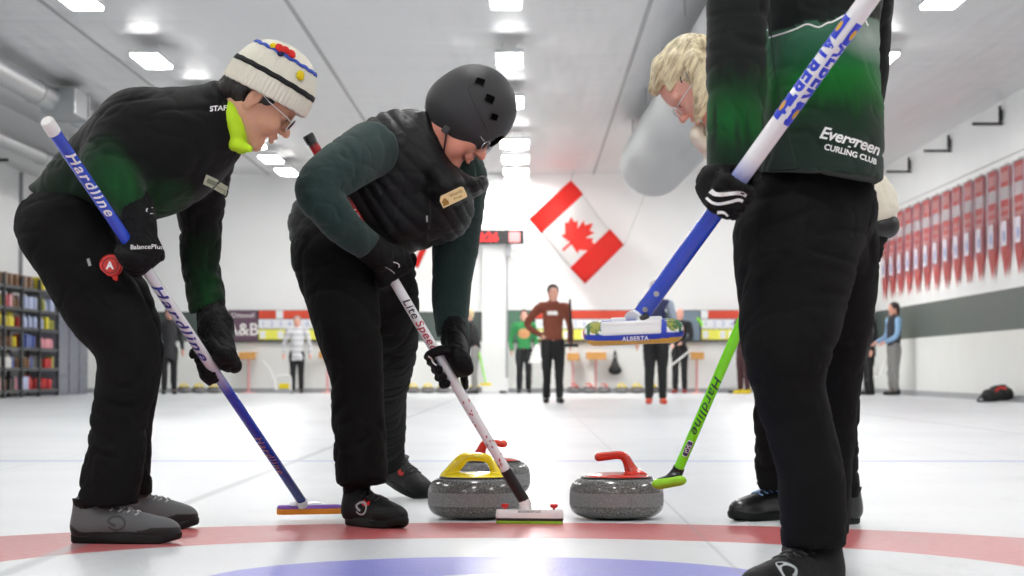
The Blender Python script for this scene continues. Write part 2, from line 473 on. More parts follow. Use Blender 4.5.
def ice_material():
    m, nt, b = newmat('pebbled curling ice with painted house')
    L = nt.links.new; N = nt.nodes.new
    geo = N('ShaderNodeNewGeometry'); sep = N('ShaderNodeSeparateXYZ'); L(geo.outputs['Position'], sep.inputs[0])
    def math_(op, a, b_=None, c=None):
        n = N('ShaderNodeMath'); n.operation = op
        for i, v in enumerate((a, b_, c)):
            if v is None: continue
            if isinstance(v, (int, float)): n.inputs[i].default_value = v
            else: L(v, n.inputs[i])
        return n.outputs[0]
    nz = N('ShaderNodeTexNoise'); nz.inputs['Scale'].default_value = 1.4; nz.inputs['Detail'].default_value = 6; L(geo.outputs['Position'], nz.inputs['Vector'])
    nf = N('ShaderNodeTexNoise'); nf.inputs['Scale'].default_value = 28; nf.inputs['Detail'].default_value = 5; L(geo.outputs['Position'], nf.inputs['Vector'])
    edge = math_('MULTIPLY', math_('SUBTRACT', nf.outputs['Fac'], 0.5), 0.018)
    dx = math_('SUBTRACT', sep.outputs['X'], -0.07); dy = math_('SUBTRACT', sep.outputs['Y'], 4.82)
    r = math_('ADD', math_('SQRT', math_('ADD', math_('MULTIPLY', dx, dx), math_('MULTIPLY', dy, dy))), edge)
    def band(v, a, b_, s=0.006):
        mr = N('ShaderNodeMapRange'); mr.inputs[1].default_value = a - s; mr.inputs[2].default_value = a + s; L(v, mr.inputs[0])
        mr2 = N('ShaderNodeMapRange'); mr2.inputs[1].default_value = b_ - s; mr2.inputs[2].default_value = b_ + s; mr2.inputs[3].default_value = 1; mr2.inputs[4].default_value = 0; L(v, mr2.inputs[0])
        return math_('MULTIPLY', mr.outputs[0], mr2.outputs[0])
    col = N('ShaderNodeMix'); col.data_type = 'RGBA'; col.inputs['A'].default_value = S(202, 205, 209); col.inputs['B'].default_value = S(226, 228, 230); L(nz.outputs['Fac'], col.inputs['Factor'])
    cur = col.outputs['Result']
    def paint(cur, mask, c, amt=1.0, mott=0.25):
        mm = math_('MULTIPLY', mask, math_('ADD', amt - mott * 0.5, math_('MULTIPLY', math_('SUBTRACT', nf.outputs['Fac'], 0.3), mott)))
        x = N('ShaderNodeMix'); x.data_type = 'RGBA'; L(mm, x.inputs['Factor']); L(cur, x.inputs['A']); x.inputs['B'].default_value = c
        return x.outputs['Result']
    cur = paint(cur, band(r, 1.22, 1.83), S(186, 58, 58), 0.95)
    cur = paint(cur, band(r, 0.152, 0.61), S(110, 110, 212), 0.93)
    # the hog line and the thin lines along and between the sheets
    cur = paint(cur, band(sep.outputs['Y'], 11.12, 11.26), S(128, 145, 205), 0.85)
    for x0 in (-4.62, -2.31, 0.455, 2.3, 4.6):
        cur = paint(cur, band(sep.outputs['X'], x0 - 0.004, x0 + 0.004, 0.004), S(120, 124, 128), 0.5)
    for x0 in (-6.9, -1.12, 3.4):
        cur = paint(cur, band(sep.outputs['X'], x0 - 0.02, x0 + 0.02, 0.01), S(150, 154, 158), 0.7)
    for y0 in (33.2,):
        cur = paint(cur, band(sep.outputs['Y'], y0 - 0.05, y0 + 0.05, 0.02), S(190, 196, 214), 0.6)
    # scuffs left by sliders
    ns = N('ShaderNodeTexNoise'); ns.inputs['Scale'].default_value = 2.2; ns.inputs['Detail'].default_value = 9; ns.inputs['Roughness'].default_value = 0.72
    mp = N('ShaderNodeMapping'); mp.inputs['Scale'].default_value = (2.6, 0.5, 1); L(geo.outputs['Position'], mp.inputs['Vector']); L(mp.outputs[0], ns.inputs['Vector'])
    sc = N('ShaderNodeMapRange'); sc.inputs[1].default_value = 0.56; sc.inputs[2].default_value = 0.72; L(ns.outputs['Fac'], sc.inputs[0])
    cur = paint(cur, sc.outputs[0], S(150, 155, 160), 0.34, 0.1)
    nk = N('ShaderNodeTexNoise'); nk.inputs['Scale'].default_value = 0.35; nk.inputs['Detail'].default_value = 4; L(geo.outputs['Position'], nk.inputs['Vector']); kk = N('ShaderNodeMapRange'); kk.inputs[1].default_value = 0.5; kk.inputs[2].default_value = 0.7; L(nk.outputs['Fac'], kk.inputs[0])
    cur = paint(cur, kk.outputs[0], S(176, 180, 186), 0.35, 0.1)
    L(cur, b.inputs['Base Color'])
    b.inputs['Roughness'].default_value = 0.28; b.inputs['Specular IOR Level'].default_value = 0.26; b.inputs['IOR'].default_value = 1.31
    vp = N('ShaderNodeTexVoronoi'); vp.inputs['Scale'].default_value = 130; L(geo.outputs['Position'], vp.inputs['Vector'])
    hm = math_('ADD', math_('MULTIPLY', vp.outputs['Distance'], 0.5), math_('MULTIPLY', nf.outputs['Fac'], 1.6))
    bp = N('ShaderNodeBump'); bp.inputs['Strength'].default_value = 0.25; bp.inputs['Distance'].default_value = 0.004; L(hm, bp.inputs['Height']); L(bp.outputs['Normal'], b.inputs['Normal'])
    return m
bm = bmesh.new(); add_box(bm, ((XL + XR) / 2, (YB + YF) / 2, -0.05), (XR - XL, YF - YB, 0.1))
tag(bm_obj('floor', bm, ice_material()), kind='structure')

def ceiling_material():
    m, nt, b = newmat('stretched reflective ceiling film')
    L = nt.links.new; N = nt.nodes.new
    geo = N('ShaderNodeNewGeometry'); mp = N('ShaderNodeMapping'); mp.inputs['Scale'].default_value = (0.16, 0.75, 1); mp.inputs['Rotation'].default_value = (0, 0, 0.12); L(geo.outputs['Position'], mp.inputs['Vector'])
    n = N('ShaderNodeTexNoise'); n.inputs['Scale'].default_value = 1.3; n.inputs['Detail'].default_value = 2.5; n.inputs['Distortion'].default_value = 0.6; L(mp.outputs[0], n.inputs['Vector'])
    mp2 = N('ShaderNodeMapping'); mp2.inputs['Scale'].default_value = (1.3, 0.12, 1); L(geo.outputs['Position'], mp2.inputs['Vector'])
    n2 = N('ShaderNodeTexNoise'); n2.inputs['Scale'].default_value = 1.5; n2.inputs['Detail'].default_value = 2; L(mp2.outputs[0], n2.inputs['Vector'])
    ad = N('ShaderNodeMath'); ad.operation = 'ADD'; L(n.outputs['Fac'], ad.inputs[0]); L(n2.outputs['Fac'], ad.inputs[1])
    bp = N('ShaderNodeBump'); bp.inputs['Strength'].default_value = 0.6; bp.inputs['Distance'].default_value = 0.09; L(ad.outputs[0], bp.inputs['Height']); L(bp.outputs['Normal'], b.inputs['Normal'])
    b.inputs['Base Color'].default_value = S(226, 226, 227); b.inputs['Metallic'].default_value = 0.75; b.inputs['Roughness'].default_value = 0.47
    return m
M_ceil = ceiling_material()
bm = bmesh.new(); add_box(bm, ((XL + XR) / 2, (YB + YF) / 2, ZC + 0.05), (XR - XL, YF - YB, 0.1))
tag(bm_obj('ceiling', bm, M_ceil), kind='structure')
M_seam = mat('grey seam strip', S(150, 151, 153), 0.4, metal=0.5)
n = 1
for x in (-5.15, -2.55, 1.3, 3.1):
    bm = bmesh.new(); add_box(bm, (x, 19, ZC - 0.008), (0.045, 53.9, 0.014)); tag(bm_obj('trim_%d' % n, bm, M_seam), kind='structure'); n += 1
# lower left side of the ceiling: a boxed bulkhead along the wall
M_bulk = mat('pale grey bulkhead', S(196, 197, 198), 0.45, metal=0.3)
bm = bmesh.new(); add_box(bm, (-8.35, 19, 4.16), (1.28, 53.9, 0.36)); tag(bm_obj('trim_%d' % n, bm, M_bulk), kind='structure'); n += 1
for y in np.arange(4, 45, 4.1):
    bm = bmesh.new(); add_box(bm, (-8.965, float(y), 2.95), (0.06, 0.05, 2.0)); tag(bm_obj('trim_%d' % n, bm, M_seam), kind='structure'); n += 1

def wall(name, c, s, bands):
    for (z0, z1, m_, out) in bands: pass
def slab(name, c, s, m_):
    bm = bmesh.new(); add_box(bm, c, s); return tag(bm_obj(name, bm, m_), kind='structure')
# the walls: white dasher below, dark green band, white panels above (one mesh each, three materials)
def banded_wall(name, axis, pos, a, b_, inward):
    bm = bmesh.new(); T = 0.2
    for (z0, z1, mi) in ((0, 1.017, 1), (1.017, 1.608, 2), (1.608, ZC, 0)):
        z1 = z1; th = T
        if axis == 'x': add_box(bm, (pos - inward * th / 2, (a + b_) / 2, (z0 + z1) / 2), (th, b_ - a, z1 - z0), mi=mi)
        else: add_box(bm, ((a + b_) / 2, pos - inward * th / 2, (z0 + z1) / 2), (b_ - a, th, z1 - z0), mi=mi)
    return tag(bm_obj(name, bm, [M_white_wall, M_dash, M_band]), kind='structure')
banded_wall('wall_right', 'x', XR, YB, YF, -1)
banded_wall('wall_front', 'y', YF, XL, XR, -1)
bm = bmesh.new(); add_box(bm, (XL - 0.1, (YB + YF) / 2, ZC / 2), (0.2, YF - YB, ZC)); tag(bm_obj('wall_left', bm, M_white_wall), kind='structure')
bm = bmesh.new(); add_box(bm, ((XL + XR) / 2, YB - 0.1, ZC / 2), (XR - XL, 0.2, ZC)); tag(bm_obj('wall_back', bm, M_white_wall), kind='structure')
# kick rails at the foot of the boards and the cap of the dasher
slab('baseboard_right', (XR - 0.03, 19, 0.045), (0.05, 53.8, 0.09), M_greypl)
slab('baseboard_front', ((XL + XR) / 2, YF - 0.03, 0.045), (XR - XL - 0.2, 0.05, 0.09), M_greypl)
# white pilaster on the far wall
px0, px1 = P(482, 300, 45.9).x, P(508, 300, 45.9).x
slab('trim_%d' % n, ((px0 + px1) / 2, 45.93, ZC / 2), (px1 - px0, 0.12, ZC - 0.02), M_white_wall); n += 1
slab('trim_%d' % n, (px1 - 0.02, 45.86, 2.3), (0.04, 0.03, 4.0), M_greypl); n += 1

# ---------------------------------------------------------------- ceiling lights
def glow(name, s):
    m, nt, b = newmat(name); b.inputs['Base Color'].default_value = (0.9, 0.9, 0.9, 1)
    b.inputs['Emission Color'].default_value = (1.0, 0.99, 0.97, 1); b.inputs['Emission Strength'].default_value = s
    return m
M_tube = glow('lit diffuser', 56.0)
M_fix = mat('white enamel housing', S(225, 225, 225), 0.4)
def ceiling_light(x, y, w, l, label, group):
    t = thing('ceiling_light', label, 'ceiling light', (x, y, 4.13), group)
    bm = bmesh.new(); add_box(bm, (x, y, 4.17), (w + 0.04, l + 0.04, 0.05), bevel=0.008)
    for sx in (-1, 1): add_box(bm, (x + sx * w * 0.3, y, 4.27), (0.012, 0.012, 0.16))
    bm_obj('housing', bm, M_fix, t)
    bm = bmesh.new(); add_box(bm, (x, y, 4.135), (w, l, 0.03), bevel=0.008); bm_obj('diffuser', bm, M_tube, t)
ys = [-6.5, -2.5, 1.5, 5.5, 9.5, 13.5, 17.4, 21.0 + 0.0]
for row, (x, w, nm) in enumerate(((-4.5, 0.31, 'above the sheet beside the shelving wall'), (-0.22, 0.29, 'in the row over the middle sheet'), (4.17, 0.33, 'in the row beside the pennants'))):
    for y in (-6.0, -1.5, 3.0, 7.5, 12.0, 16.0, 19.0, 23.0, 27.6, 31.9, 37.8, 40.5, 43.1, 45.2):
        if y > 45 and row != 1: continue
        ww = w if (row != 1 or y < 35) else 0.44
        lab = 'lit white rectangular ceiling light ' + nm
        if row == 0 and y == 27.6: lab = 'lit slanting ceiling light standing alone above the person in the knitted hat'
        if row == 0 and y == 23.0: lab = 'lit ceiling light cut by the top edge of the photo above the hat wearer'
        if row == 1 and y == 27.6: lab = 'small square lit light on cords, second from the top over the middle sheet'
        if row == 1 and y == 23.0: lab = 'small lit light on cords touching the top edge over the middle sheet'
        if row == 2 and y == 23.0: lab = 'lit ceiling light near the top edge beside the dark green jacket'
        if row == 1 and y == 45.2: lab = 'lowest and last small ceiling light of the middle row, by the far wall'
        ceiling_light(x, y, ww, 1.15, lab, 'ceiling lights ' + nm)

# ---------------------------------------------------------------- ducts and pipes
M_duct = mat('grey fabric duct', S(158, 159, 160), 0.6, var=0.03, vscale=6)
bm = bmesh.new(); r = 0.53
add_lathe(bm, [(0, 0), (r * 0.45, 0.05), (r * 0.8, 0.18), (r * 0.96, 0.38), (r, 0.6), (r, 8), (r, 16), (r, 24), (r, 40), (0, 40)], (1.98, 37.2, 3.72), 40, Matrix.Rotation(0.014, 3, 'Z') @ Matrix.Rotation(math.pi / 2, 3, 'X'))
for yy in (36, 32, 28, 24, 20):
    for sx in (-.35, .35): add_box(bm, (1.98 + sx, yy, 4.24), (.02, .02, .23))
o = bm_obj('air_duct', bm, M_duct, smooth=True, angle=50); tag(o, 'fat grey fabric air duct with a rounded end hanging under the ceiling', 'air duct')
bm = bmesh.new()
add_tube(bm, [(-6.42, 44.5, 4.08), (-6.42, -6, 4.08)], 0.16, 20)
for y in np.arange(0, 44, 3.0): add_tube(bm, [(-6.42, y, 4.08), (-6.42, y + .05, 4.08)], 0.172, 20)
t = thing('ventilation_pipe', 'long silver ventilation pipe running under the ceiling to the shelving side', 'pipe', (-6.42, 20, 4.08))
bm_obj('pipe', bm, M_metal, t, smooth=True, angle=40)
bm = bmesh.new(); add_box(bm, (-6.3, 31.4, 4.06), (0.46, 0.9, 0.36), bevel=0.02)
add_box(bm, (-6.3, 31.9, 4.06), (0.5, 0.05, 0.4), bevel=0.01); bm_obj('junction_box', bm, M_metal, t)
bm = bmesh.new(); add_tube(bm, [(-7.6, 44.5, 3.78), (-7.6, -6, 3.78)], 0.12, 16)
for y in np.arange(0, 44, 4.0): add_tube(bm, [(-7.6, y, 3.78), (-7.6, y + .05, 3.78)], 0.132, 16)
for yy in range(2, 44, 6): add_box(bm, (-7.6, yy, 3.93), (.02, .02, .14))
o = bm_obj('water_pipe', bm, M_metal, smooth=True, angle=40); tag(o, 'thinner silver pipe below the long ventilation pipe beside the wall', 'pipe')
# black pipe brackets on both walls
def bracket(x, y, z, s, lab):
    bm = bmesh.new()
    p = [(x, y, z + 0.42), (x - s * 0.34, y, z + 0.42)]
    add_tube(bm, [(x, y, z), (x - s * 0.44, y, z)], 0.022, 8); add_tube(bm, [(x - s * 0.04, y, z - .01), (x - s * 0.04, y, z + 0.26)], 0.022, 8)
    add_box(bm, (x - s * .02, y, z + .12), (.03, .08, .16))
    o = bm_obj('pipe_bracket', bm, M_black, smooth=True, angle=40); tag(o, lab, 'bracket', 'black pipe brackets under the ceiling')
for (px, py, lab) in ((1003, 122, 'black pipe bracket above the pennants, the one closest to the camera'), (951, 150, 'black pipe bracket on the pennant wall, middle one of the three'), (911, 170, 'small black pipe bracket just beside the dark green jacket')):
    D = 6.85 / ((px - 528) / F)
    q = P(px, py, D); bracket(6.86, D, min(q.z, 4.0), 1, lab)
bracket(-8.99, 38.0, 3.9, -1, 'black bracket on the wall over the shelving')

# ---------------------------------------------------------------- pennants on the right wall
def pennant_mat(seed):
    m, nt, b = newmat('faded red championship pennant'); L = nt.links.new; N = nt.nodes.new
    tc = N('ShaderNodeTexCoord'); sp = N('ShaderNodeSeparateXYZ'); L(tc.outputs['Generated'], sp.inputs[0])
    cr = N('ShaderNodeValToRGB'); cr.color_ramp.interpolation = 'CONSTANT'; e = cr.color_ramp.elements
    R_, W_, B_ = S(214, 112, 108), S(232, 226, 228), S(224, 168, 166)
    stops = [(0, R_), (0.30, R_), (0.52, B_), (0.56, R_), (0.60, B_), (0.64, R_), (0.70, W_), (0.82, R_), (0.86, B_), (0.95, R_)]
    e[0].position = 0; e[0].color = R_; e[1].position = 1; e[1].color = R_
    for p_, c_ in stops[1:]: q = e.new(p_); q.color = c_
    L(sp.outputs['Z'], cr.inputs[0]); 
    # central badge and edges
    ax = N('ShaderNodeMath'); ax.operation = 'SUBTRACT'; L(sp.outputs['Y'], ax.inputs[0]); ax.inputs[1].default_value = 0.5
    ab = N('ShaderNodeMath'); ab.operation = 'ABSOLUTE'; L(ax.outputs[0], ab.inputs[0])
    gt = N('ShaderNodeMath'); gt.operation = 'GREATER_THAN'; L(ab.outputs[0], gt.inputs[0]); gt.inputs[1].default_value = 0.41
    mx = N('ShaderNodeMix'); mx.data_type = 'RGBA'; L(gt.outputs[0], mx.inputs['Factor']); L(cr.outputs[0], mx.inputs['A']); mx.inputs['B'].default_value = S(196, 160, 180)
    L(mx.outputs['Result'], b.inputs['Base Color']); b.inputs['Roughness'].default_value = 0.7
    return m
M_pen = pennant_mat(1); M_badge = mat('pale pennant badge', S(216, 206, 214), 0.7); M_badge2 = mat('blue grey pennant emblem', S(140, 146, 190), 0.7)
def pennant(y, w, lab):
    t = thing('pennant', lab, 'pennant', (6.84, y, 3.42), 'red pennants in a row on the wall')
    zt, zs, zb = 3.36, 2.18, 1.76
    bm = bmesh.new(); N_ = 10
    cols = []
    for i in range(N_ + 1):
        u = i / N_; yy = y - w / 2 + w * u; zbot = zs + (zb - zs) * (1 - abs(2 * u - 1)); wav = 0.012 * math.sin(u * 7 + y * 3)
        cols.append([bm.verts.new((6.835 - 0.012 + wav * (1 - k / 12) * 0.5, yy, zt + (zbot - zt) * k / 12)) for k in range(13)])
    for i in range(N_):
        for k in range(12): bm.faces.new((cols[i][k], cols[i + 1][k], cols[i + 1][k + 1], cols[i][k + 1]))
    bmesh.ops.solidify(bm, geom=bm.faces[:], thickness=0.004)
    bm_obj('cloth', bm, M_pen, t)
    bm = bmesh.new(); add_box(bm, (6.806, y, 2.40), (0.004, w * 0.56, 0.36), bevel=0.0015); bm_obj('badge', bm, M_badge, t)
    bm = bmesh.new(); add_lathe(bm, [(0, 0), (w * 0.13, 0), (w * 0.13, 0.003), (0, 0.003)], (6.803, y - 0.02, 2.36), 16, Matrix.Rotation(-math.pi / 2, 3, 'Y')); bm_obj('emblem', bm, M_badge2, t)
    bm = bmesh.new(); add_tube(bm, [(6.82, y - w / 2 - .01, 3.37), (6.82, y + w / 2 + .01, 3.37)], 0.014, 8)
    add_tube(bm, [(6.82, y, 3.37), (6.85, y, 3.42)], 0.005, 6); bm_obj('hanging_rod', bm, M_metal, t)
pys = [31.3 + i * 0.94 for i in range(15)]
ordw = ['closest to the camera', 'second', 'third', 'fourth', 'fifth', 'sixth', 'seventh', 'eighth', 'ninth', 'tenth', 'eleventh', 'twelfth', 'thirteenth', 'fourteenth', 'last']
for i, y in enumerate(pys):
    lab = 'red pointed pennant with pale badge, ' + (ordw[0] + ' on the wall' if i == 0 else ordw[i] + ' one along the wall from the camera' if i < 14 else 'last one of the row by the far wall')
    pennant(y, 0.66, lab)
bm = bmesh.new(); add_tube(bm, [(6.862, 20, 3.50), (6.862, 45.8, 3.50)], 0.008, 6); tag(bm_obj('hanging_wire', bm, M_metal), 'thin wire along the wall that the red pennants hang from', 'wire')

# ---------------------------------------------------------------- flags
LEAF = [(0, 1), (.19, .64), (.42, .76), (.31, .26), (.60, .52), (.68, .36), (.99, .42), (.86, .10), (1.0, .02), (.55, -.36), (.62, -.55), (.06, -.47), (.06, -1.0)]
def maple(bm, C_, rt, up, s, n_, off):
    pts = LEAF + [(-x, y) for x, y in reversed(LEAF[1:])]
    cen = bm.verts.new(C_ + n_ * off + up * (-0.05 * s))
    vs = [bm.verts.new(C_ + rt * (x * s * .95) + up * (y * s) + n_ * off) for x, y in pts]
    for i in range(len(vs)): bm.faces.new((cen, vs[i], vs[(i + 1) % len(vs)]))
def flag_cloth(name, corners, D, mats, bands, parent, amp=0.05, thick=0.004):
    """corners in the photograph: hoist-low, hoist-high, fly-high, fly-low"""
    c = [P(*q, D) for q in corners]; NU, NV = 30, 14
    bm = bmesh.new(); g = []
    def pos(u, v):
        p = c[0].lerp(c[3], u).lerp(c[1].lerp(c[2], u), v)
        return p + Vector((0, amp * math.sin(u * 9 + v * 2.2) + amp * .6 * math.sin(v * 6 + u * 3), 0.02 * math.sin(u * 8)))
    g = [[bm.verts.new(pos(i / NU, j / NV)) for j in range(NV + 1)] for i in range(NU + 1)]
    for i in range(NU):
        u = (i + .5) / NU; mi = 0
        for (a, b_, k_) in bands:
            if a <= u < b_: mi = k_
        for j in range(NV): f = bm.faces.new((g[i][j], g[i + 1][j], g[i + 1][j + 1], g[i][j + 1])); f.material_index = mi; f.smooth = True
    bmesh.ops.solidify(bm, geom=bm.faces[:], thickness=thick)
    me_o = bm_obj(name, bm, mats, parent, smooth=True)
    return me_o, pos
M_flagred = mat('red flag cloth', S(214, 38, 26), 0.65, var=0.05, vscale=8); M_flagwhite = mat('white flag cloth', S(238, 236, 234), 0.65)
t = thing('canadian_flag', 'red and white maple leaf flag hanging tilted before the far wall', 'flag', tuple(P(571, 180, 45.2)))
fo, fpos = flag_cloth('cloth', [(528, 219), (571, 180), (624, 246), (585, 285)], 45.2, [M_flagwhite, M_flagred], [(0, .25, 1), (.25, .75, 0), (.75, 1.01, 1)], t, 0.04)
fb = bvh_of(fo); bm = bmesh.new()
cc = P(578, 236, 44.9); up = (P(571, 180, 45.2) - P(528, 219, 45.2)).normalized(); rt = (P(624, 246, 45.2) - P(571, 180, 45.2)); rt = (rt - up * rt.dot(up)).normalized()
maple(bm, Vector((0, 0, 0)), Vector((1, 0, 0)), Vector((0, 1, 0)), 0.40, Vector((0, 0, 0)), 0)
bmesh.ops.subdivide_edges(bm, edges=bm.edges, cuts=3, use_grid_fill=True)
project_bm(bm, fb, cc, rt, up, 0.012, 0.6)
bm_obj_raw('maple_leaf', bm, M_flagred, t)
bm = bmesh.new(); add_tube(bm, [P(571, 180, 45.2), P(575, 166, 45.2)], 0.006, 6); add_tube(bm, [P(624, 246, 45.2), P(655, 170, 45.2)], 0.004, 6); bm_obj('cord', bm, M_greypl, t)
t = thing('white_flag', 'white flag with a red edge, nearly hidden behind the helmeted player', 'flag', tuple(P(424, 230, 45.2)))
flag_cloth('cloth', [(418, 268), (434, 232), (352, 196), (338, 240)], 45.2, [M_flagwhite, M_flagred], [(0, .08, 1), (.92, 1.01, 1)], t, 0.04)

# ---------------------------------------------------------------- digital clock sign
t = thing('digital_display', 'long black digital display with glowing red digits on the white pilaster', 'display', tuple(P(498, 237, 45.8)))
a, b_ = P(474, 244, 45.7), P(524, 230, 45.7)
bm = bmesh.new(); add_box(bm, ((a.x + b_.x) / 2, 45.72, (a.z + b_.z) / 2), (b_.x - a.x, 0.12, b_.z - a.z), bevel=0.01); bm_obj('case', bm, M_black, t)
M_led = mat('lit red digits', (0.6, 0.01, 0.01, 1), 0.5, emit=((1, 0.03, 0.03, 1), 0.5))
M_ledp = mat('lit pale red panel', (0.6, 0.2, 0.2, 1), 0.5, emit=((1, 0.2, 0.2, 1), 0.7))
text_flat('8:26', P(488, 237.5, 45.65), (1, 0, 0), (0, 0, 1), 0.24, M_led, t, 'digits', bold=0.01)
bm = bmesh.new(); a, b_ = P(509, 242, 45.65), P(520, 232, 45.65); add_box(bm, ((a.x + b_.x) / 2, 45.655, (a.z + b_.z) / 2), (b_.x - a.x, 0.012, b_.z - a.z), bevel=0.003); bm_obj('panel', bm, M_ledp, t)
bm = bmesh.new(); add_box(bm, (P(508.5, 250, 45.75).x, 45.8, P(508, 250, 45.8).z), (0.10, 0.1, 0.28), bevel=0.01); bm_obj('bracket', bm, M_greypl, t)

# ---------------------------------------------------------------- scoreboards on the far wall
M_sbred = mat('rust red strip', S(196, 62, 36), 0.5); M_sbwhite = mat('white number row', S(232, 234, 238), 0.5); M_sbyel = mat('yellow number row', S(228, 226, 90), 0.5)
M_sbblue = mat('pale blue numerals', S(150, 165, 205), 0.5); M_sbframe = mat('dark frame', S(70, 72, 74), 0.5)
def flatbox(name, pa, pb, D, th, m_, parent, bevel=0.004):
    a, b_ = P(*pa, D), P(*pb, D); bm = bmesh.new(); add_box(bm, ((a.x + b_.x) / 2, D + th / 2, (a.z + b_.z) / 2), (abs(b_.x - a.x), th, abs(b_.z - a.z)), bevel=bevel)
    return bm_obj(name, bm, m_, parent)
def scoreboard(x0, x1, lab, whitebox, flags=()):
    t = thing('scoreboard', lab, 'scoreboard', tuple(P((x0 + x1) / 2, 325, 45.9)), 'curling scoreboards on the far wall')
    flatbox('frame', (x0, 310), (x1, 342), 45.9, 0.09, M_sbframe, t)
    flatbox('header_strip', (x0 + .5, 310.5), (x1 - .5, 318.5), 45.87, 0.03, M_sbred, t)
    flatbox('header_plate', (whitebox, 310.5), (whitebox + 7, 318.5), 45.85, 0.02, M_sbwhite, t)
    flatbox('number_row', (x0 + .5, 319.3), (x1 - .5, 328.5), 45.87, 0.03, M_sbwhite, t)
    flatbox('score_row', (x0 + .5, 329.3), (x1 - .5, 339.7), 45.87, 0.03, M_sbyel, t)
    k = max(3, int((x1 - x0) / 8.2))
    for i in range(k):
        px = x0 + 5 + i * (x1 - x0 - 8) / max(1, k - 1)
        text_flat(str(i + 1), P(px, 324, 45.84), (1, 0, 0), (0, 0, 1), 0.15, M_sbblue, t, 'numeral')
        if i in (0, 2, 3, 5): flatbox('score_card', (px - 3, 331), (px + 2.4, 338.5), 45.85, 0.02, M_sbwhite, t)
def club_sign(x0, x1, cols, title, big, lab, name='club_sign'):
    t = thing(name, lab, 'sign', tuple(P((x0 + x1) / 2, 325, 45.9)))
    flatbox('frame', (x0, 310), (x1, 342), 45.88, 0.1, M_sbframe, t); flatbox('sign_face', (x0 + .7, 311), (x1 - .7, 340.5), 45.84, 0.04, cols[0], t)
    if title: text_flat(title, P((x0 + x1) / 2, 315.5, 45.83), (1, 0, 0), (0, 0, 1), 0.13, M_flagwhite, t)
    if big: text_flat(big, P((x0 + x1) / 2, 330, 45.83), (1, 0, 0), (0, 0, 1), 0.34, M_flagwhite, t, 'logo', bold=0.004)
M_plum = mat('plum sign face', S(92, 66, 84), 0.5, var=0.3, vscale=2.5); M_dgreen = mat('dark green sign face', S(70, 104, 84), 0.5, var=0.2, vscale=3); M_slate = mat('slate sign face', S(110, 125, 140), 0.5, var=0.3, vscale=3)
club_sign(228, 257.5, [M_plum], 'Ottewell', 'A&B', 'plum coloured club sign with big white letters beside the scoreboard')
scoreboard(258, 372, 'scoreboard with red strip and yellow row behind the striped sweater person', 276)
club_sign(508, 534, [M_dgreen], None, None, 'dark green framed sign behind the person in a green shirt')
scoreboard(535, 641, 'scoreboard partly behind the raised broom head and the brown sweater person', 632)
club_sign(682, 700.5, [M_slate], None, None, 'slate blue framed sign beside the bright green broom handle')
scoreboard(701, 812, 'scoreboard behind the bright green broom handle', 701)
bm = bmesh.new(); a = P(704, 320, 45.7)
add_tube(bm, smooth_path([P(697, 318, 45.81), P(700, 321, 45.81), P(702, 326, 45.81)]), [0.03] * 13, 8); tag(bm_obj('broom_clip', bm, mat('lime plastic', S(140, 225, 60), 0.4), smooth=True), 'small lime green clip on the slate blue sign', 'clip')

# ---------------------------------------------------------------- low wooden shelves, bag, things along the far wall
M_wood = mat('orange wood', S(206, 150, 78), 0.5, var=0.12, vscale=6); M_pink = mat('pale red post', S(222, 160, 158), 0.5)
for (px, py, w, lab) in ((248, 353, 17, 'small orange wooden shelf below the plum club sign'), (327, 352, 15, 'small orange wooden shelf between striped sweater and helmeted player'), (573, 354, 12, 'small orange wooden shelf next to the brown sweater person'), (596, 353, 20, 'orange wooden shelf on a pale red post below the raised broom head'), (697, 353, 13, 'small orange wooden shelf beside the person with red shoes')):
    D = 45.6; t = thing('wall_shelf', lab, 'shelf', tuple(P(px, py + 3, D)), 'orange wooden shelves along the far wall')
    c = P(px, py, D); W = w / F * D
    bm = bmesh.new(); add_box(bm, (c.x, 45.68, c.z), (W, 0.5, 0.035), bevel=0.006); add_box(bm, (c.x, 45.45, c.z - 0.06), (W, 0.03, 0.13), bevel=0.005); bm_obj('shelf_board', bm, M_wood, t)
    bm = bmesh.new(); add_tube(bm, [(c.x, 45.7, c.z - 0.02), (c.x, 45.7, 0.03)], 0.022, 10); add_lathe(bm, [(0, 0), (.14, 0), (.14, .015), (.03, .03), (0, .03)], (c.x, 45.7, 0.0), 20); bm_obj('post', bm, M_pink, t)
def bag(px, py, D, w, h, lab):
    t = thing('backpack', lab, 'backpack', tuple(P(px, py + h / 2, D)))
    s = D / F; c = P(px, py, D); W, H = w * s, h * s
    v = Vol(0.02, 0.06); v.cap(c + Vector((0, 0, -H * .32)), c + Vector((0, 0, H * .1)), W * .42, W * .2, (0, 1, 0), 0.6); v.cap(c + Vector((-W * .3, 0, -H * .36)), c + Vector((W * .3, 0, -H * .36)), W * .17, W * .17, (0, 1, 0), 0.8)
    vol_obj('bag_body', v, M_black, t)
    bm = bmesh.new()
    for sx in (-1, 1): add_tube(bm, smooth_path([c + Vector((sx * W * .12, -.03, H * .1)), c + Vector((sx * W * .06, -.02, H * .35)), c + Vector((0, 0, H * .5))]), 0.016, 8)
    bm_obj('strap', bm, M_black, t, smooth=True)
bag(615, 362, 45.82, 13, 23, 'black drawstring backpack hanging on the far wall below the broom head')
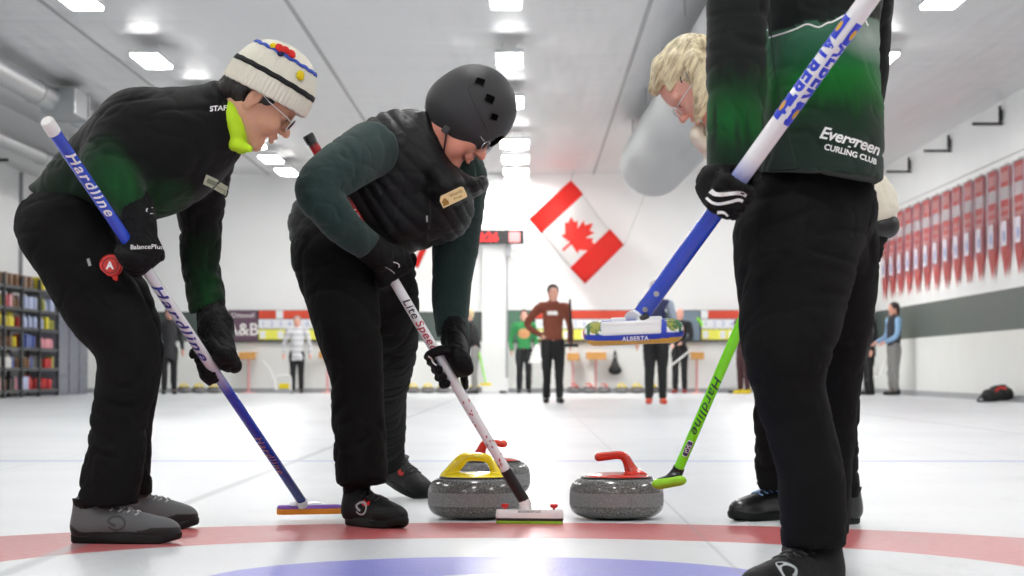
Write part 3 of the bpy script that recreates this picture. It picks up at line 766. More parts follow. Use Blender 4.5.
# the black backpack lying by the right boards
c = P(993, 396, 32.6); c.x = 6.5; t = thing('duffel_bag', 'black bag with red lining lying on the ice by the side boards', 'bag', (c.x, c.y, 0))
v = Vol(0.015, 0.05); v.cap((6.42, 32.5, .09), (6.72, 32.7, .11), .09, .11); v.cap((6.54, 32.6, .15), (6.66, 32.6, .19), .07, .06)
V, Q = v.build(); V[:, 2] = np.maximum(V[:, 2], 0.002); V = wrinkle(V, Q, 0.012, (9, 9, 9)); V[:, 2] = np.maximum(V[:, 2], 0.001)
mesh_obj('bag_body', V, Q, M_black, t)
bm = bmesh.new(); add_tube(bm, smooth_path([(6.52, 32.42, .15), (6.57, 32.38, .2), (6.66, 32.42, .19)]), 0.02, 8); bm_obj('lining', bm, M_red, t, smooth=True)
bm = bmesh.new(); add_tube(bm, smooth_path([(6.36, 32.5, .12), (6.28, 32.4, .05), (6.25, 32.3, .015), (6.36, 32.25, .015)]), 0.014, 8); bm_obj('strap', bm, M_black, t, smooth=True)
for px, py, lab in ((503.5, 393, 'black puck-like rubber disc on the ice beside the green shirt person'), (729.5, 393, 'black puck-like rubber disc on the ice near the green broom handle')):
    D = gy(py); c = P(px, py, D); bm = bmesh.new(); add_lathe(bm, [(0, 0), (.07, 0), (.075, .01), (.075, .04), (.068, .05), (0, .05)], (c.x, min(D, 45.2), 0), 20); tag(bm_obj('rubber_puck', bm, M_black, smooth=True, angle=40), lab, 'puck', 'black discs at the far end')
# white push frame beside the striped sweater
t = thing('stone_trolley', 'white metal push trolley holding a yellow block beside striped sweater person', 'trolley', tuple(P(283, 392, 44.6)))
a = P(274, 391, 44.6); b_ = P(292, 391, 44.6)
bm = bmesh.new(); add_box(bm, ((a.x + b_.x) / 2, 44.6, 0.05), (b_.x - a.x, 0.3, 0.05), bevel=0.01); bm_obj('base', bm, M_greypl, t)
bm = bmesh.new()
for yy in (44.5, 44.72):
    add_tube(bm, smooth_path([(a.x + .05, yy, .06), P(275, 378, yy), P(282, 376, yy), P(290, 376, yy), (b_.x - .03, yy, .06)]), 0.018, 8)
    add_tube(bm, smooth_path([(a.x + .05, yy, .08), P(270, 370, yy), P(263, 362, yy)]), 0.016, 8)
add_tube(bm, [P(263, 362, 44.5), P(263, 362, 44.72)], 0.03, 8); bm_obj('push_frame', bm, M_whitepl, t, smooth=True)
flatbox('block', (279, 388.5), (289, 383.5), 44.55, 0.16, M_yellow, t)

# ---------------------------------------------------------------- metal shelving on the left wall, with its stock
M_rack = mat('dark steel upright', S(58, 60, 64), 0.45, metal=0.3)
stock_cols = {'yellow': S(212, 196, 40), 'red': S(190, 48, 50), 'white': S(225, 225, 220), 'blue': S(70, 88, 150), 'olive': S(150, 150, 60), 'brown': S(122, 88, 58), 'pink': S(220, 150, 160), 'black': S(40, 40, 42), 'pale blue': S(170, 180, 210)}
stock_mats = {k: mat('glossy ' + k + ' packaging', v, 0.35, var=0.15, vscale=20) for k, v in stock_cols.items()}
bays = [(35.6, 36.9), (36.95, 38.2), (38.25, 39.6), (39.65, 41.2)]
zs = [0.12, 0.48, 0.82, 1.15, 1.47, 1.82]
znames = ['bottom', 'second', 'third', 'fourth', 'fifth', 'top']
bnames = ['first bay, nearest the camera', 'second bay', 'third bay', 'last bay, next to the grey lockers']
protos = {}
def bottle_bm(h, r):
    bm = bmesh.new(); add_lathe(bm, [(0, 0), (r, 0), (r, h * .62), (r * .8, h * .74), (r * .35, h * .84), (r * .38, h), (0, h)], (0, 0, 0), 14); return bm
def jar_bm(h, r):
    bm = bmesh.new(); add_lathe(bm, [(0, 0), (r * .95, 0), (r, h * .05), (r, h * .8), (r * .85, h * .84), (r * .9, h * .86), (r * .9, h), (0, h)], (0, 0, 0), 14); return bm
def carton_bm(h, r):
    bm = bmesh.new(); add_box(bm, (0, 0, h / 2), (r * 1.7, r * 2, h), bevel=0.008); return bm
for bi, (y0, y1) in enumerate(bays):
    t = thing('storage_rack', 'dark steel storage rack along the wall, ' + bnames[bi], 'shelving', (-8.6, (y0 + y1) / 2, 0), 'dark steel storage racks')
    for x in (-8.88, -8.36):
        for y in (y0 + .02, y1 - .02):
            bm = bmesh.new(); add_box(bm, (x, y, 1.0), (0.04, 0.04, 2.0)); bm_obj('upright', bm, M_rack, t)
    for z in zs:
        bm = bmesh.new(); add_box(bm, (-8.62, (y0 + y1) / 2, z - .015), (0.54, y1 - y0 - .05, 0.03)); add_box(bm, (-8.355, (y0 + y1) / 2, z - .02), (0.012, y1 - y0 - .05, 0.055)); bm_obj('shelf_board', bm, M_rack, t)
    for zi, z in enumerate(zs):
        k = 6 if zi < 5 else 4
        main = random.choice(list(stock_cols)); kind = random.choice(['bottle', 'jar', 'carton'])
        if zi in (3, 4): main = random.choice(['yellow', 'red', 'olive', 'white']); kind = random.choice(['bottle', 'jar'])
        if zi in (0, 1): main = random.choice(['blue', 'pale blue', 'brown', 'white'])
        if zi == 5: main = 'brown'; kind = 'carton'
        for j in range(k):
            if random.random() < 0.35: main = random.choice(list(stock_cols)); kind = random.choice(['bottle', 'jar', 'carton'])
            h = {'bottle': .24, 'jar': .18, 'carton': .22}[kind]; r = {'bottle': .05, 'jar': .065, 'carton': .085}[kind]
            key = (kind, main)
            y = y0 + .12 + (y1 - y0 - .24) * j / (k - 1) + random.uniform(-.01, .01); x = -8.47 + random.uniform(-.03, .02)
            if key not in protos:
                bm = {'bottle': bottle_bm, 'jar': jar_bm, 'carton': carton_bm}[kind](h, r)
                o = bm_obj(kind, bm, stock_mats[main], smooth=kind != 'carton', angle=40); protos[key] = o
            else: o = protos[key].copy(); COL.objects.link(o)
            o.location = (x, y, z + 0.001); s = random.uniform(.92, 1.06); o.scale = (s, s, s)
            tag(o, '%s %s on %s shelf of steel rack, %s' % (main, kind, znames[zi], bnames[bi]), kind, '%s %ss on the %s shelf, rack bay %s' % (main, kind, znames[zi], ['one', 'two', 'three', 'four'][bi]))
M_lock = mat('grey blue locker steel', S(120, 122, 134), 0.4, metal=0.2)
for i in range(3):
    y0 = 41.35 + i * 0.95; t = thing('storage_locker', 'grey steel storage locker beside the racks, ' + ['against the last rack', 'the middle of three', 'closest to the far wall'][i], 'locker', (-8.65, y0 + .45, 0), 'grey lockers beside the racks')
    bm = bmesh.new(); add_box(bm, (-8.67, y0 + .45, 0.92), (0.56, 0.88, 1.84), bevel=0.01); bm_obj('body', bm, M_lock, t)
    for k in range(6):
        bm = bmesh.new(); add_box(bm, (-8.38, y0 + .45, 0.18 + k * .3), (0.02, 0.8, 0.27), bevel=0.006); d = bm_obj('door', bm, M_lock, t)
        bm = bmesh.new(); add_box(bm, (-8.365, y0 + .75, 0.18 + k * .3), (0.015, 0.03, 0.1), bevel=0.003); bm_obj('handle', bm, M_metal, d)
# ================================================================= curling stones
def granite():
    m, nt, b = newmat('speckled grey granite'); L = nt.links.new; N = nt.nodes.new
    tc = N('ShaderNodeTexCoord')
    n1 = N('ShaderNodeTexNoise'); n1.inputs['Scale'].default_value = 300; n1.inputs['Detail'].default_value = 4; n1.inputs['Roughness'].default_value = .7; L(tc.outputs['Object'], n1.inputs['Vector'])
    v = N('ShaderNodeTexVoronoi'); v.inputs['Scale'].default_value = 330; L(tc.outputs['Object'], v.inputs['Vector'])
    cr = N('ShaderNodeValToRGB'); e = cr.color_ramp.elements; e[0].position = .32; e[0].color = S(46, 46, 46); e[1].position = .70; e[1].color = S(168, 166, 163); q = e.new(.5); q.color = S(86, 85, 85)
    L(n1.outputs['Fac'], cr.inputs[0])
    sp = N('ShaderNodeSeparateXYZ'); L(tc.outputs['Object'], sp.inputs[0])
    # the rough striking band round the waist is paler and matt
    a = N('ShaderNodeMapRange'); a.inputs[1].default_value = .0395; a.inputs[2].default_value = .041; L(sp.outputs['Z'], a.inputs[0])
    c = N('ShaderNodeMapRange'); c.inputs[1].default_value = .078; c.inputs[2].default_value = .0795; c.inputs[3].default_value = 1; c.inputs[4].default_value = 0; L(sp.outputs['Z'], c.inputs[0])
    mu = N('ShaderNodeMath'); mu.operation = 'MULTIPLY'; L(a.outputs[0], mu.inputs[0]); L(c.outputs[0], mu.inputs[1])
    mx = N('ShaderNodeMix'); mx.data_type = 'RGBA'; mf = N('ShaderNodeMath'); mf.operation = 'MULTIPLY'; L(mu.outputs[0], mf.inputs[0]); mf.inputs[1].default_value = .45; L(mf.outputs[0], mx.inputs['Factor'])
    L(cr.outputs[0], mx.inputs['A']); mx.inputs['B'].default_value = S(150, 148, 150); L(mx.outputs['Result'], b.inputs['Base Color'])
    ro = N('ShaderNodeMapRange'); ro.inputs[3].default_value = .16; ro.inputs[4].default_value = .75; L(mu.outputs[0], ro.inputs[0]); L(ro.outputs[0], b.inputs['Roughness'])
    bp = N('ShaderNodeBump'); bp.inputs['Distance'].default_value = .0015; L(mu.outputs[0], bp.inputs['Strength']); L(n1.outputs['Fac'], bp.inputs['Height']); L(bp.outputs['Normal'], b.inputs['Normal'])
    return m
M_granite = granite()
M_hred = mat('glossy red handle', S(196, 42, 22), 0.2, coat=0.5); M_hyel = mat('glossy yellow handle', S(240, 214, 8), 0.22, coat=0.5)
def stone(x, y, ang, mh, label, group, sc=1.0):
    t = thing('curling_stone', label, 'curling stone', (0, 0, 0), group)
    R = 0.1375; H = 0.12
    bm = bmesh.new()
    prof = [(0, .006), (.045, .005), (.056, .0), (.066, .0), (.074, .004)]
    for i in range(9):
        a = -math.pi / 2 + (math.pi / 2) * (i + 1) / 9; prof.append((.082 + (R - .082) * math.cos(a) ** .9, .042 + .038 * math.sin(a)))
    prof += [(R + .0006, .05), (R + .0006, .06), (R + .0006, .07)]
    for i in range(10):
        a = (math.pi / 2) * i / 9; prof.append((.092 + (R - .092) * math.cos(a) ** .85, .078 + (H - .078) * math.sin(a)))
    prof += [(.08, H + .0), (0, H)]
    add_lathe(bm, prof, (0, 0, 0), 64); bm_obj('body', bm, M_granite, t, smooth=True, angle=60)
    bm = bmesh.new(); add_lathe(bm, [(0, H - .001), (.104, H - .001), (.105, H + .003), (0, H + .004)], (0, 0, 0), 48); bm_obj('gasket', bm, M_black, t, smooth=True, angle=40)
    # handle: cover disc, swan neck rising off-centre, grip running back over the middle
    v = Vol(0.0028, 0.006)
    v.ell((0, 0, H - .002), (.103, .103, .019)); 
    neck = [((.078, 0, H + .004), .014), ((.050, 0, H + .012), .0215), ((.038, 0, H + .034), .0165), ((.026, 0, H + .058), .0135), ((.008, 0, H + .066), .0125), ((-.02, 0, H + .064), .0125), ((-.052, 0, H + .061), .0135)]
    v.chain(neck, (0, 1, 0), 1.15)
    v.cut((0, 0, H + .0015), (0, 0, -1))
    h = vol_obj('handle', v, mh, t, relax=2)
    t.location = (x, y, 0); t.rotation_euler = (0, 0, ang); t.scale = (sc, sc, sc)
    return t
def copy_tree(o, parent=None):
    c = o.copy(); COL.objects.link(c)
    if parent is not None: c.parent = parent
    for ch in [x for x in bpy.data.objects if x.parent == o]: copy_tree(ch, c)
    return c
cx = P(616.5, 500, 6.83).x; s_red = stone(cx, 6.83, 0.06, M_hred, 'red-handled granite curling stone standing alone under the green broom head', 'curling stones in play')
# the closed yellow handle: grip meets the cover at both ends
def yellow_handle(t):
    H = .12; v = Vol(0.0028, 0.006)
    v.ell((0, 0, H - .002), (.103, .103, .020))
    v.chain([((-.088, 0, H + .004), .014), ((-.066, 0, H + .022), .018), ((-.045, 0, H + .045), .0175), ((-.03, 0, H + .058), .0145), ((.0, 0, H + .061), .0125), ((.03, 0, H + .058), .0125), ((.048, 0, H + .045), .0125), ((.062, 0, H + .02), .015), ((.08, 0, H + .004), .013)], (0, 1, 0), 1.15)
    v.cut((0, 0, H + .0015), (0, 0, -1)); return v
def yel_stone(x, y, ang, label, group):
    t = stone(0, 0, 0, M_hyel, label, group)
    h = [c for c in bpy.data.objects if c.parent == t and c.name.startswith('handle')][0]
    V, Q = yellow_handle(t).build(2); bpy.data.objects.remove(h)
    mesh_obj('handle', V, Q, M_hyel, t)
    t.location = (x, y, 0); t.rotation_euler = (0, 0, ang); return t
# (handles were built with the stone at the origin)
s_yel = yel_stone(P(474.8, 500, 6.84).x, 6.84, 0.0, 'yellow-handled granite curling stone beside the white broom head', 'curling stones in play')
s_back = copy_tree(s_red); s_back.location = (P(490.5, 480, 8.07).x, 8.07, 0); s_back.rotation_euler = (0, 0, math.pi - 0.5); s_back['label'] = 'red-handled curling stone half hidden behind the yellow-handled one'
# the rest of the stones parked along the far boards
for i, px in enumerate((184, 199, 214)): c = copy_tree(s_yel); c.location = (P(px, 390, 45.2).x, 45.2, 0); c['label'] = 'yellow-handled stone at the far boards, ' + ['beside the dark coat person', 'middle one near the dark coat', 'below the low black glove'][i]; c['group'] = 'yellow stones parked at the far boards'
for i, px in enumerate((413, 428, 443)): c = copy_tree(s_yel); c.location = (P(px, 390, 45.2).x, 45.2, 0); c['label'] = 'yellow-handled stone parked at the far boards, ' + ['beside the helmeted knee', 'under the low gloved hand', 'between glove and blond person'][i]; c['group'] = 'yellow stones parked at the far boards'
for i, px in enumerate((460, 475)): c = copy_tree(s_yel); c.location = (P(px, 390, 45.45).x, 45.45, 0); c['label'] = 'yellow-handled stone parked behind the blond bending person, ' + ['under the feet', 'beside the feet'][i]; c['group'] = 'yellow stones parked at the far boards'
for i, px in enumerate((574, 589, 604)): c = copy_tree(s_red); c.location = (P(px, 390, 45.2).x, 45.2, 0); c['label'] = 'red-handled stone parked at the far boards, ' + ['next to the brown sweater person', 'middle of three', 'under the hanging backpack'][i]; c['group'] = 'red stones parked at the far boards'
for i, px in enumerate((622, 637, 652)): c = copy_tree(s_yel); c.location = (P(px, 390, 45.2).x, 45.2, 0); c['label'] = 'yellow-handled stone parked at the far boards, ' + ['beside the red ones', 'before the navy vest person', 'behind the navy vest'][i]; c['group'] = 'yellow stones parked at the far boards'
bm = bmesh.new(); add_box(bm, (P(608, 392, 45.5).x, 45.55, 0.03), (P(660, 392, 45.5).x - P(563, 392, 45.5).x, 0.1, 0.05), bevel=0.01); tag(bm_obj('bumper_rail', bm, M_greypl), 'low grey bumper rail behind the row of parked stones', 'rail')

# ================================================================= brooms
def grad_shaft(name, stops, rough=0.25, axis_len=1.0):
    m, nt, b = newmat(name); L = nt.links.new; N = nt.nodes.new
    uv = N('ShaderNodeVertexColor'); uv.layer_name = 'print'
    L(uv.outputs['Color'], b.inputs['Base Color']); b.inputs['Roughness'].default_value = rough; b.inputs['Coat Weight'].default_value = 0.4
    return m
M_shaft = grad_shaft('lacquered carbon broom shaft', None)
def lerp_col(stops, t):
    for i in range(len(stops) - 1):
        if t <= stops[i + 1][0]:
            a, b_ = stops[i], stops[i + 1]; f = 0 if b_[0] == a[0] else (t - a[0]) / (b_[0] - a[0]); f = max(0, min(1, f))
            return [a[1][k] * (1 - f) + b_[1][k] * f for k in range(3)]
    return stops[-1][1][:3]
def shaft(parent, a, b, ra, rb, stops, name='shaft', nseg=90, seg=24):
    a, b = Vector(a), Vector(b); fr = frame_to(b - a); V = []; C_ = []; Fc = []
    for i in range(nseg + 1):
        t = i / nseg; p = a.lerp(b, t); r = ra + (rb - ra) * t; c = lerp_col(stops, t)
        for k in range(seg):
            an = 2 * math.pi * k / seg; V.append(tuple(p + (fr.col[0] * math.cos(an) + fr.col[1] * math.sin(an)) * r)); C_.append((c[0], c[1], c[2], 1))
    for i in range(nseg):
        for k in range(seg): Fc.append((i * seg + k, i * seg + (k + 1) % seg, (i + 1) * seg + (k + 1) % seg, (i + 1) * seg + k))
    Fc.append(tuple(reversed(range(seg)))); Fc.append(tuple(nseg * seg + k for k in range(seg)))
    return mesh_obj(name, V, Fc, M_shaft, parent, True, None, C_)
def dist_to_cam(p): return (CAMLOC - Vector(p)).normalized()
WHT, BLU, NAV, LIM, BLK, REDC = S(236, 237, 240), S(28, 62, 178), S(26, 38, 104), S(120, 226, 20), S(20, 20, 22), S(176, 26, 30)
def sleeve(bm, a, b, ta, tb, r, seg=24, mi=0):
    a, b = Vector(a), Vector(b); L_ = (b - a).length; add_tube(bm, [a.lerp(b, ta), a.lerp(b, tb)], r, seg, mi=mi)

# --- broom of the player in the knitted hat: blue, white in the middle, blue again
LT, LB = P(50, 126, 5.5), P(303, 503, 6.65)
t = thing('curling_broom', 'blue and white curling broom with an orange pad, held by the knitted hat player', 'broom', tuple(LB), 'curling brooms')
shaft(t, LT, LB, .0155, .0135, [(0, BLU), (.27, S(34, 70, 190)), (.34, WHT), (.58, WHT), (.66, BLU), (.8, BLU), (1, NAV)])
bm = bmesh.new(); d = (LT - LB).normalized(); add_tube(bm, [LT - d * .022, LT + d * .014, LT + d * .019], [.0168, .0168, .0145], 24); bm_obj('end_cap', bm, M_whitepl, t, smooth=True, angle=40)
f = dist_to_cam(LT); L_ = (LB - LT).length
M_txtw = mat('white print', S(240, 240, 240), .4); M_txtb = mat('dark blue print', S(36, 44, 140), .4); M_txtr = mat('red print', S(176, 34, 44), .4); M_txtk = mat('black print', S(20, 22, 24), .4); M_txtg = mat('dark green print', S(14, 60, 22), .4)
text_shaft('Hardline', LT, LB, .0155, L_ * .125, .035, M_txtw, t, (.15, -1, .1), shear=.35, spacing=1.2, bold=.0007, sx=1.55)
text_shaft('Hardline', LT, LB, .0149, L_ * .465, .034, M_txtb, t, (-.1, -1, -.05), shear=.35, spacing=1.2, bold=.0007, sx=2.2)
M_orange = mat('orange brush fabric', S(226, 136, 34), .8, bump=.2); M_purple = mat('purple brush cover', S(128, 84, 178), .7); M_clear = mat('clear white plate', S(225, 226, 232), .2, coat=.5)
ha, hb = P(285, 509, 6.70), P(334, 508, 6.74)
bm = bmesh.new()
def pad(bm_, a, b, w, z0, z1, mi=0, top=1.0, seg=14):
    """a stadium-shaped slab lying along a-b between two heights, its top drawn in by the factor"""
    a, b = Vector(a), Vector(b); u = (b - a); u.z = 0; Ln = u.length; u.normalize(); s = Vector((-u.y, u.x, 0)); rings = []
    for (z, k) in ((z0, .94), (z0 + (z1 - z0) * .2, 1), (z0 + (z1 - z0) * .8, 1 * .5 + top * .5), (z1, top * .97)):
        ring = []
        for i in range(2 * seg):
            an = -math.pi / 2 + math.pi * (i % seg) / (seg - 1) + (0 if i < seg else math.pi)
            cen = b if i < seg else a
            ring.append(bm_.verts.new(Vector((cen.x, cen.y, z)) + (u * math.cos(an) + s * math.sin(an)) * (w * k)))
        rings.append(ring)
    for i in range(3):
        for k in range(2 * seg): f_ = bm_.faces.new((rings[i][k], rings[i][(k + 1) % (2 * seg)], rings[i + 1][(k + 1) % (2 * seg)], rings[i + 1][k])); f_.material_index = mi
    for r_ in (rings[0][::-1], rings[-1]): f_ = bm_.faces.new(r_); f_.material_index = mi
pad(bm, ha, hb, .024, .020, .036); bm_obj('brush_pad', bm, M_orange, t, smooth=True, angle=50)
bm = bmesh.new(); pad(bm, ha, hb, .0235, .0355, .046, top=.8); bm_obj('pad_cover', bm, M_purple, t, smooth=True, angle=50)
bm = bmesh.new(); pad(bm, ha + Vector((.03, 0, 0)), hb - Vector((.05, 0, 0)), .018, .045, .054, top=.7); add_tube(bm, [Vector((LB.x, LB.y, .046)), LB + d * .012], [.014, .017], 16); bm_obj('head_plate', bm, M_clear, t, smooth=True, angle=50)

text_shaft('Hardline', LT, LB, .0143, L_ * .84, .026, mat('bronze print', S(150, 110, 100), .4), t, (-.1, -1, 0), shear=.35, spacing=1.2, sx=1.6)
# --- broom of the helmeted player: white shaft, black ferrule, white head with green pad
MT, MB_ = P(310, 139, 6.42), P(527, 499, 6.62); MB_.z = .05
t = thing('curling_broom', 'white curling broom with red speckles, white head and green pad, held by helmeted player', 'broom', tuple(MB_), 'curling brooms')
shaft(t, MT, MB_, .0142, .0142, [(0, S(40, 50, 48)), (.02, S(40, 50, 48)), (.021, REDC), (.12, REDC), (.15, BLK), (.2, REDC), (.29, REDC), (.31, WHT), (1, WHT)])
d = (MT - MB_).normalized(); L_ = (MB_ - MT).length
bm = bmesh.new(); add_tube(bm, [MT - d * .012, MT + d * .01, MT + d * .014], [.0155, .0165, .014], 20); bm_obj('end_cap', bm, M_blackpl, t, smooth=True, angle=40)
text_shaft('Lite', MT, MB_, .0143, L_ * .455, .032, M_txtk, t, (.1, -1, 0), shear=.2, spacing=1.1, sx=1.15, bold=.0004)
text_shaft('Speed', MT, MB_, .0143, L_ * .528, .032, M_txtr, t, (.1, -1, 0), shear=.2, spacing=1.1, sx=1.15, bold=.0004)
text_shaft('LITE SPEED', MT, MB_, .0143, L_ * .24, .024, M_txtw, t, (.1, -1, 0), shear=.2, spacing=1.1)
bm = bmesh.new()
rnd = random.Random(4)
z_ = (MB_ - MT).normalized(); f0 = Vector((0, -1, 0)); e1 = (f0 - z_ * f0.dot(z_)).normalized(); e2 = z_.cross(e1)
for i in range(26):
    tt = rnd.uniform(.70, .90); ph = rnd.uniform(-1.6, 1.6); c = MT + z_ * (L_ * tt); sz = rnd.uniform(.0022, .0045)
    q = [(-1, -.6), (0.2, -1), (1, .3), (.1, 1), (-.8, .5)]
    vs = [bm.verts.new(c + z_ * (x * sz * 1.4) + (e1 * math.cos(ph + y * sz / .016) + e2 * math.sin(ph + y * sz / .016)) * .0145) for x, y in q]; bm.faces.new(vs)
bm_obj_raw('speckle_pattern', bm, M_txtr, t)
bm = bmesh.new(); sleeve(bm, MT, MB_, .90, .985, .0165); bm_obj('ferrule', bm, M_blackpl, t, smooth=True, angle=40)
ma, mb = P(502, 512, 6.62), P(557, 512, 6.60)
bm = bmesh.new(); pad(bm, ma, mb, .0165, .0, .010); bm_obj('brush_pad', bm, mat('green brush pad', S(140, 190, 50), .7, bump=.2), t, smooth=True, angle=50)
bm = bmesh.new(); pad(bm, ma, mb, .018, .0085, .016); bm_obj('pad_holder', bm, M_blackpl, t, smooth=True, angle=50)
hw = mat('glossy white head', S(240, 240, 240), .2, coat=.4)
bm = bmesh.new(); pad(bm, ma, mb, .0185, .0155, .040, top=.85); add_tube(bm, [Vector((MB_.x, MB_.y, .036)), MB_ + d * .02], [.016, .0165], 18); hd = bm_obj('head_plate', bm, hw, t, smooth=True, angle=50)
for q in (P(505, 505, 6.61), P(554, 505, 6.59)):
    bm = bmesh.new(); add_lathe(bm, [(0, .036), (.0035, .036), (.0035, .044), (.010, .047), (.0115, .052), (.010, .056), (0, .057)], (q.x, q.y, 0), 14); bm_obj('knob', bm, M_red, t, smooth=True, angle=40)
text_on('BalancePlus', bvh_of(hd), P(529, 511, 6.6), (1, 0, 0), (0, 0, 1), .014, M_txtk, t, off=.0008, shear=.3)

# --- raised broom of the player in the dark green jacket
RT0, RB = P(868, 0, 4.22), P(633, 326, 4.52); RT = RB + (RT0 - RB).normalized() * 1.22
t = thing('curling_broom', 'blue and white curling broom raised off the ice with a blue, white and gold head', 'broom', tuple(RB), 'curling brooms')
L_ = (RB - RT).length; f0_ = 1 - ((P(722, 198, 4.43) - RB).length / L_); fm = f0_
shaft(t, RT, RB, .0200, .0165, [(0, WHT), (fm - .09, WHT), (fm - .03, S(60, 84, 200)), (fm, BLU), (1, BLU)], name='shaft')
d = (RT - RB).normalized()
bm = bmesh.new(); add_tube(bm, [RT - d * .05, RT + d * .01], [.024, .024], 20); bm_obj('end_cap', bm, M_blackpl, t, smooth=True, angle=40)
pos_t = lambda px, py, D: 1 - (P(px, py, D) - RB).length / L_
tl = pos_t(812, 80, 4.29)
z_ = (RB - RT).normalized(); f0 = Vector((0, -1, 0)); e1 = (f0 - z_ * f0.dot(z_)).normalized(); e2 = z_.cross(e1)
rr = lambda u: .0200 + (.0165 - .0200) * u
M_pblue = mat('royal blue print', S(40, 62, 196), .35); M_gold = mat('gold print', S(206, 160, 40), .5)
for sgn, nm in ((1, 'lettering'), (-1, 'lettering')):
    bm = text_mesh('ALBERTA', .040, bold=.0016, spacing=1.12)
    R_ = rr(tl)
    place_bm(bm, lambda x, y: RT + z_ * (L_ * tl + x) + (e1 * math.cos(-y / R_ + sgn * 1.0) + e2 * math.sin(-y / R_ + sgn * 1.0)) * (R_ + .0008))
    bm_obj_raw(nm, bm, M_pblue, t)
for (pa, pb) in (((861, 22), (848, 41)), ((797, 108), (784, 127))):
    for sgn in (1, -1):
        ta, tb = pos_t(*pa, 4.25), pos_t(*pb, 4.3); bm = bmesh.new(); n_ = 6; g = []
        for i in range(9):
            u = ta + (tb - ta) * i / 8; R_ = rr(u) + .0008
            g.append([bm.verts.new(RT + z_ * (L_ * u) + (e1 * math.cos(sgn * (.35 + 1.0 * j / n_) ) + e2 * math.sin(sgn * (.35 + 1.0 * j / n_))) * R_) for j in range(n_ + 1)])
        for i in range(8):
            for j in range(n_): bm.faces.new((g[i][j], g[i + 1][j], g[i + 1][j + 1], g[i][j + 1]))
        bm_obj_raw('print_block', bm, M_pblue, t)
        uu = (ta + tb) / 2; c = RT + z_ * (L_ * uu); bm = bmesh.new(); R_ = rr(uu) + .0014
        vs = [bm.verts.new(c + z_ * (.012 * math.cos(k)) + (e1 * math.cos(sgn * .9 + .28 * math.sin(k)) + e2 * math.sin(sgn * .9 + .28 * math.sin(k))) * R_) for k in [i * math.pi / 4 for i in range(8)]]
        bm.faces.new(vs); bm_obj_raw('crest', bm, M_gold, t)
for q in ((646, 307), (659, 290)):
    tq = pos_t(*q, 4.5); c = RT + z_ * (L_ * tq); bm = bmesh.new()
    add_lathe(bm, [(0, 0), (.0055, 0), (.005, .003), (.0025, .0035), (0, .002)], c + e1 * (rr(tq) - .0005), 16, frame_to(e1)); bm_obj('screw', bm, M_metal, t, smooth=True, angle=40)
# dark serrated grip tape edges along the blue part
# head: padded capsule with blue wrap, gold sole, white plate, printed crests
ra_, rb_ = P(596.5, 333.5, 4.50), P(671, 330.5, 4.50)
hx = (rb_ - ra_).normalized(); 
def head_cols(V, N):
    c = np.zeros((len(V), 3)); blue = np.array(S(34, 60, 170)[:3]); gold = np.array(S(214, 160, 30)[:3]); wht = np.array(S(236, 236, 236)[:3]); grn = np.array(S(60, 110, 70)[:3]); red = np.array(S(200, 40, 50)[:3]); olive = np.array(S(150, 150, 60)[:3])
    mid = (ra_ + rb_) / 2; q = V - np.array(mid); u = q @ np.array(hx); w = q[:, 2] - u * hx.z
    c[:] = blue; c[w < -.0175 + np.abs(u) * .05] = gold
    au = np.abs(u)
    up_ = w > -.003 + .0
    m1 = up_ & (au > .062); c[m1] = wht
    m2 = up_ & (np.hypot((au - .076), (w - .013)) < .0135) ; c[m2] = olive
    m3 = up_ & (au > .085) & (au < .091); c[m3] = grn
    m4 = (au > .096) & (np.abs(w) < .012) & (au < .101); c[m4] = red
    st = m1 & (vnoise(V * 260) > .62); c[st] = grn
    return c
v = Vol(.0026, .006); v.cap(ra_, rb_, .0265, .0265, (0, 0, 1), .92); 
hd = vol_obj('padded_head', v, vcmat('printed brush cover', .5, .4, .05), t, colfn=head_cols)
bm = bmesh.new(); md = (ra_ + rb_) / 2
Rm = Matrix((hx, Vector((0, 1, 0)), hx.cross(Vector((0, 1, 0))))).transposed()
add_box(bm, md + Vector((-.006, -.004, .0155)), (.118, .050, .012), Rm, .004); add_box(bm, md + Vector((-.006, -.0215, .0065)), (.118, .014, .026), Rm, .005)
add_tube(bm, [md + Vector((.0, 0, .02)), RB + d * .02], [.022, .019], 18); add_box(bm, md + Vector((-.03, 0, .023)), (.03, .02, .01), Rm, .003); add_box(bm, md + Vector((.03, 0, .024)), (.05, .03, .012), Rm, .004)
bm_obj('head_plate', bm, hw, t)
bm = bmesh.new(); add_tube(bm, [md + Vector((.012, -.012, .024)), md + Vector((.028, -.012, .032))], .006, 10); bm_obj('hinge_pin', bm, M_blackpl, t)
text_on('ALBERTA', bvh_of(hd), P(636, 338.6, 4.45), hx, Vector((0, 0, 1)), .0115, M_txtw, t, off=.0008, bold=.0004, spacing=1.1)

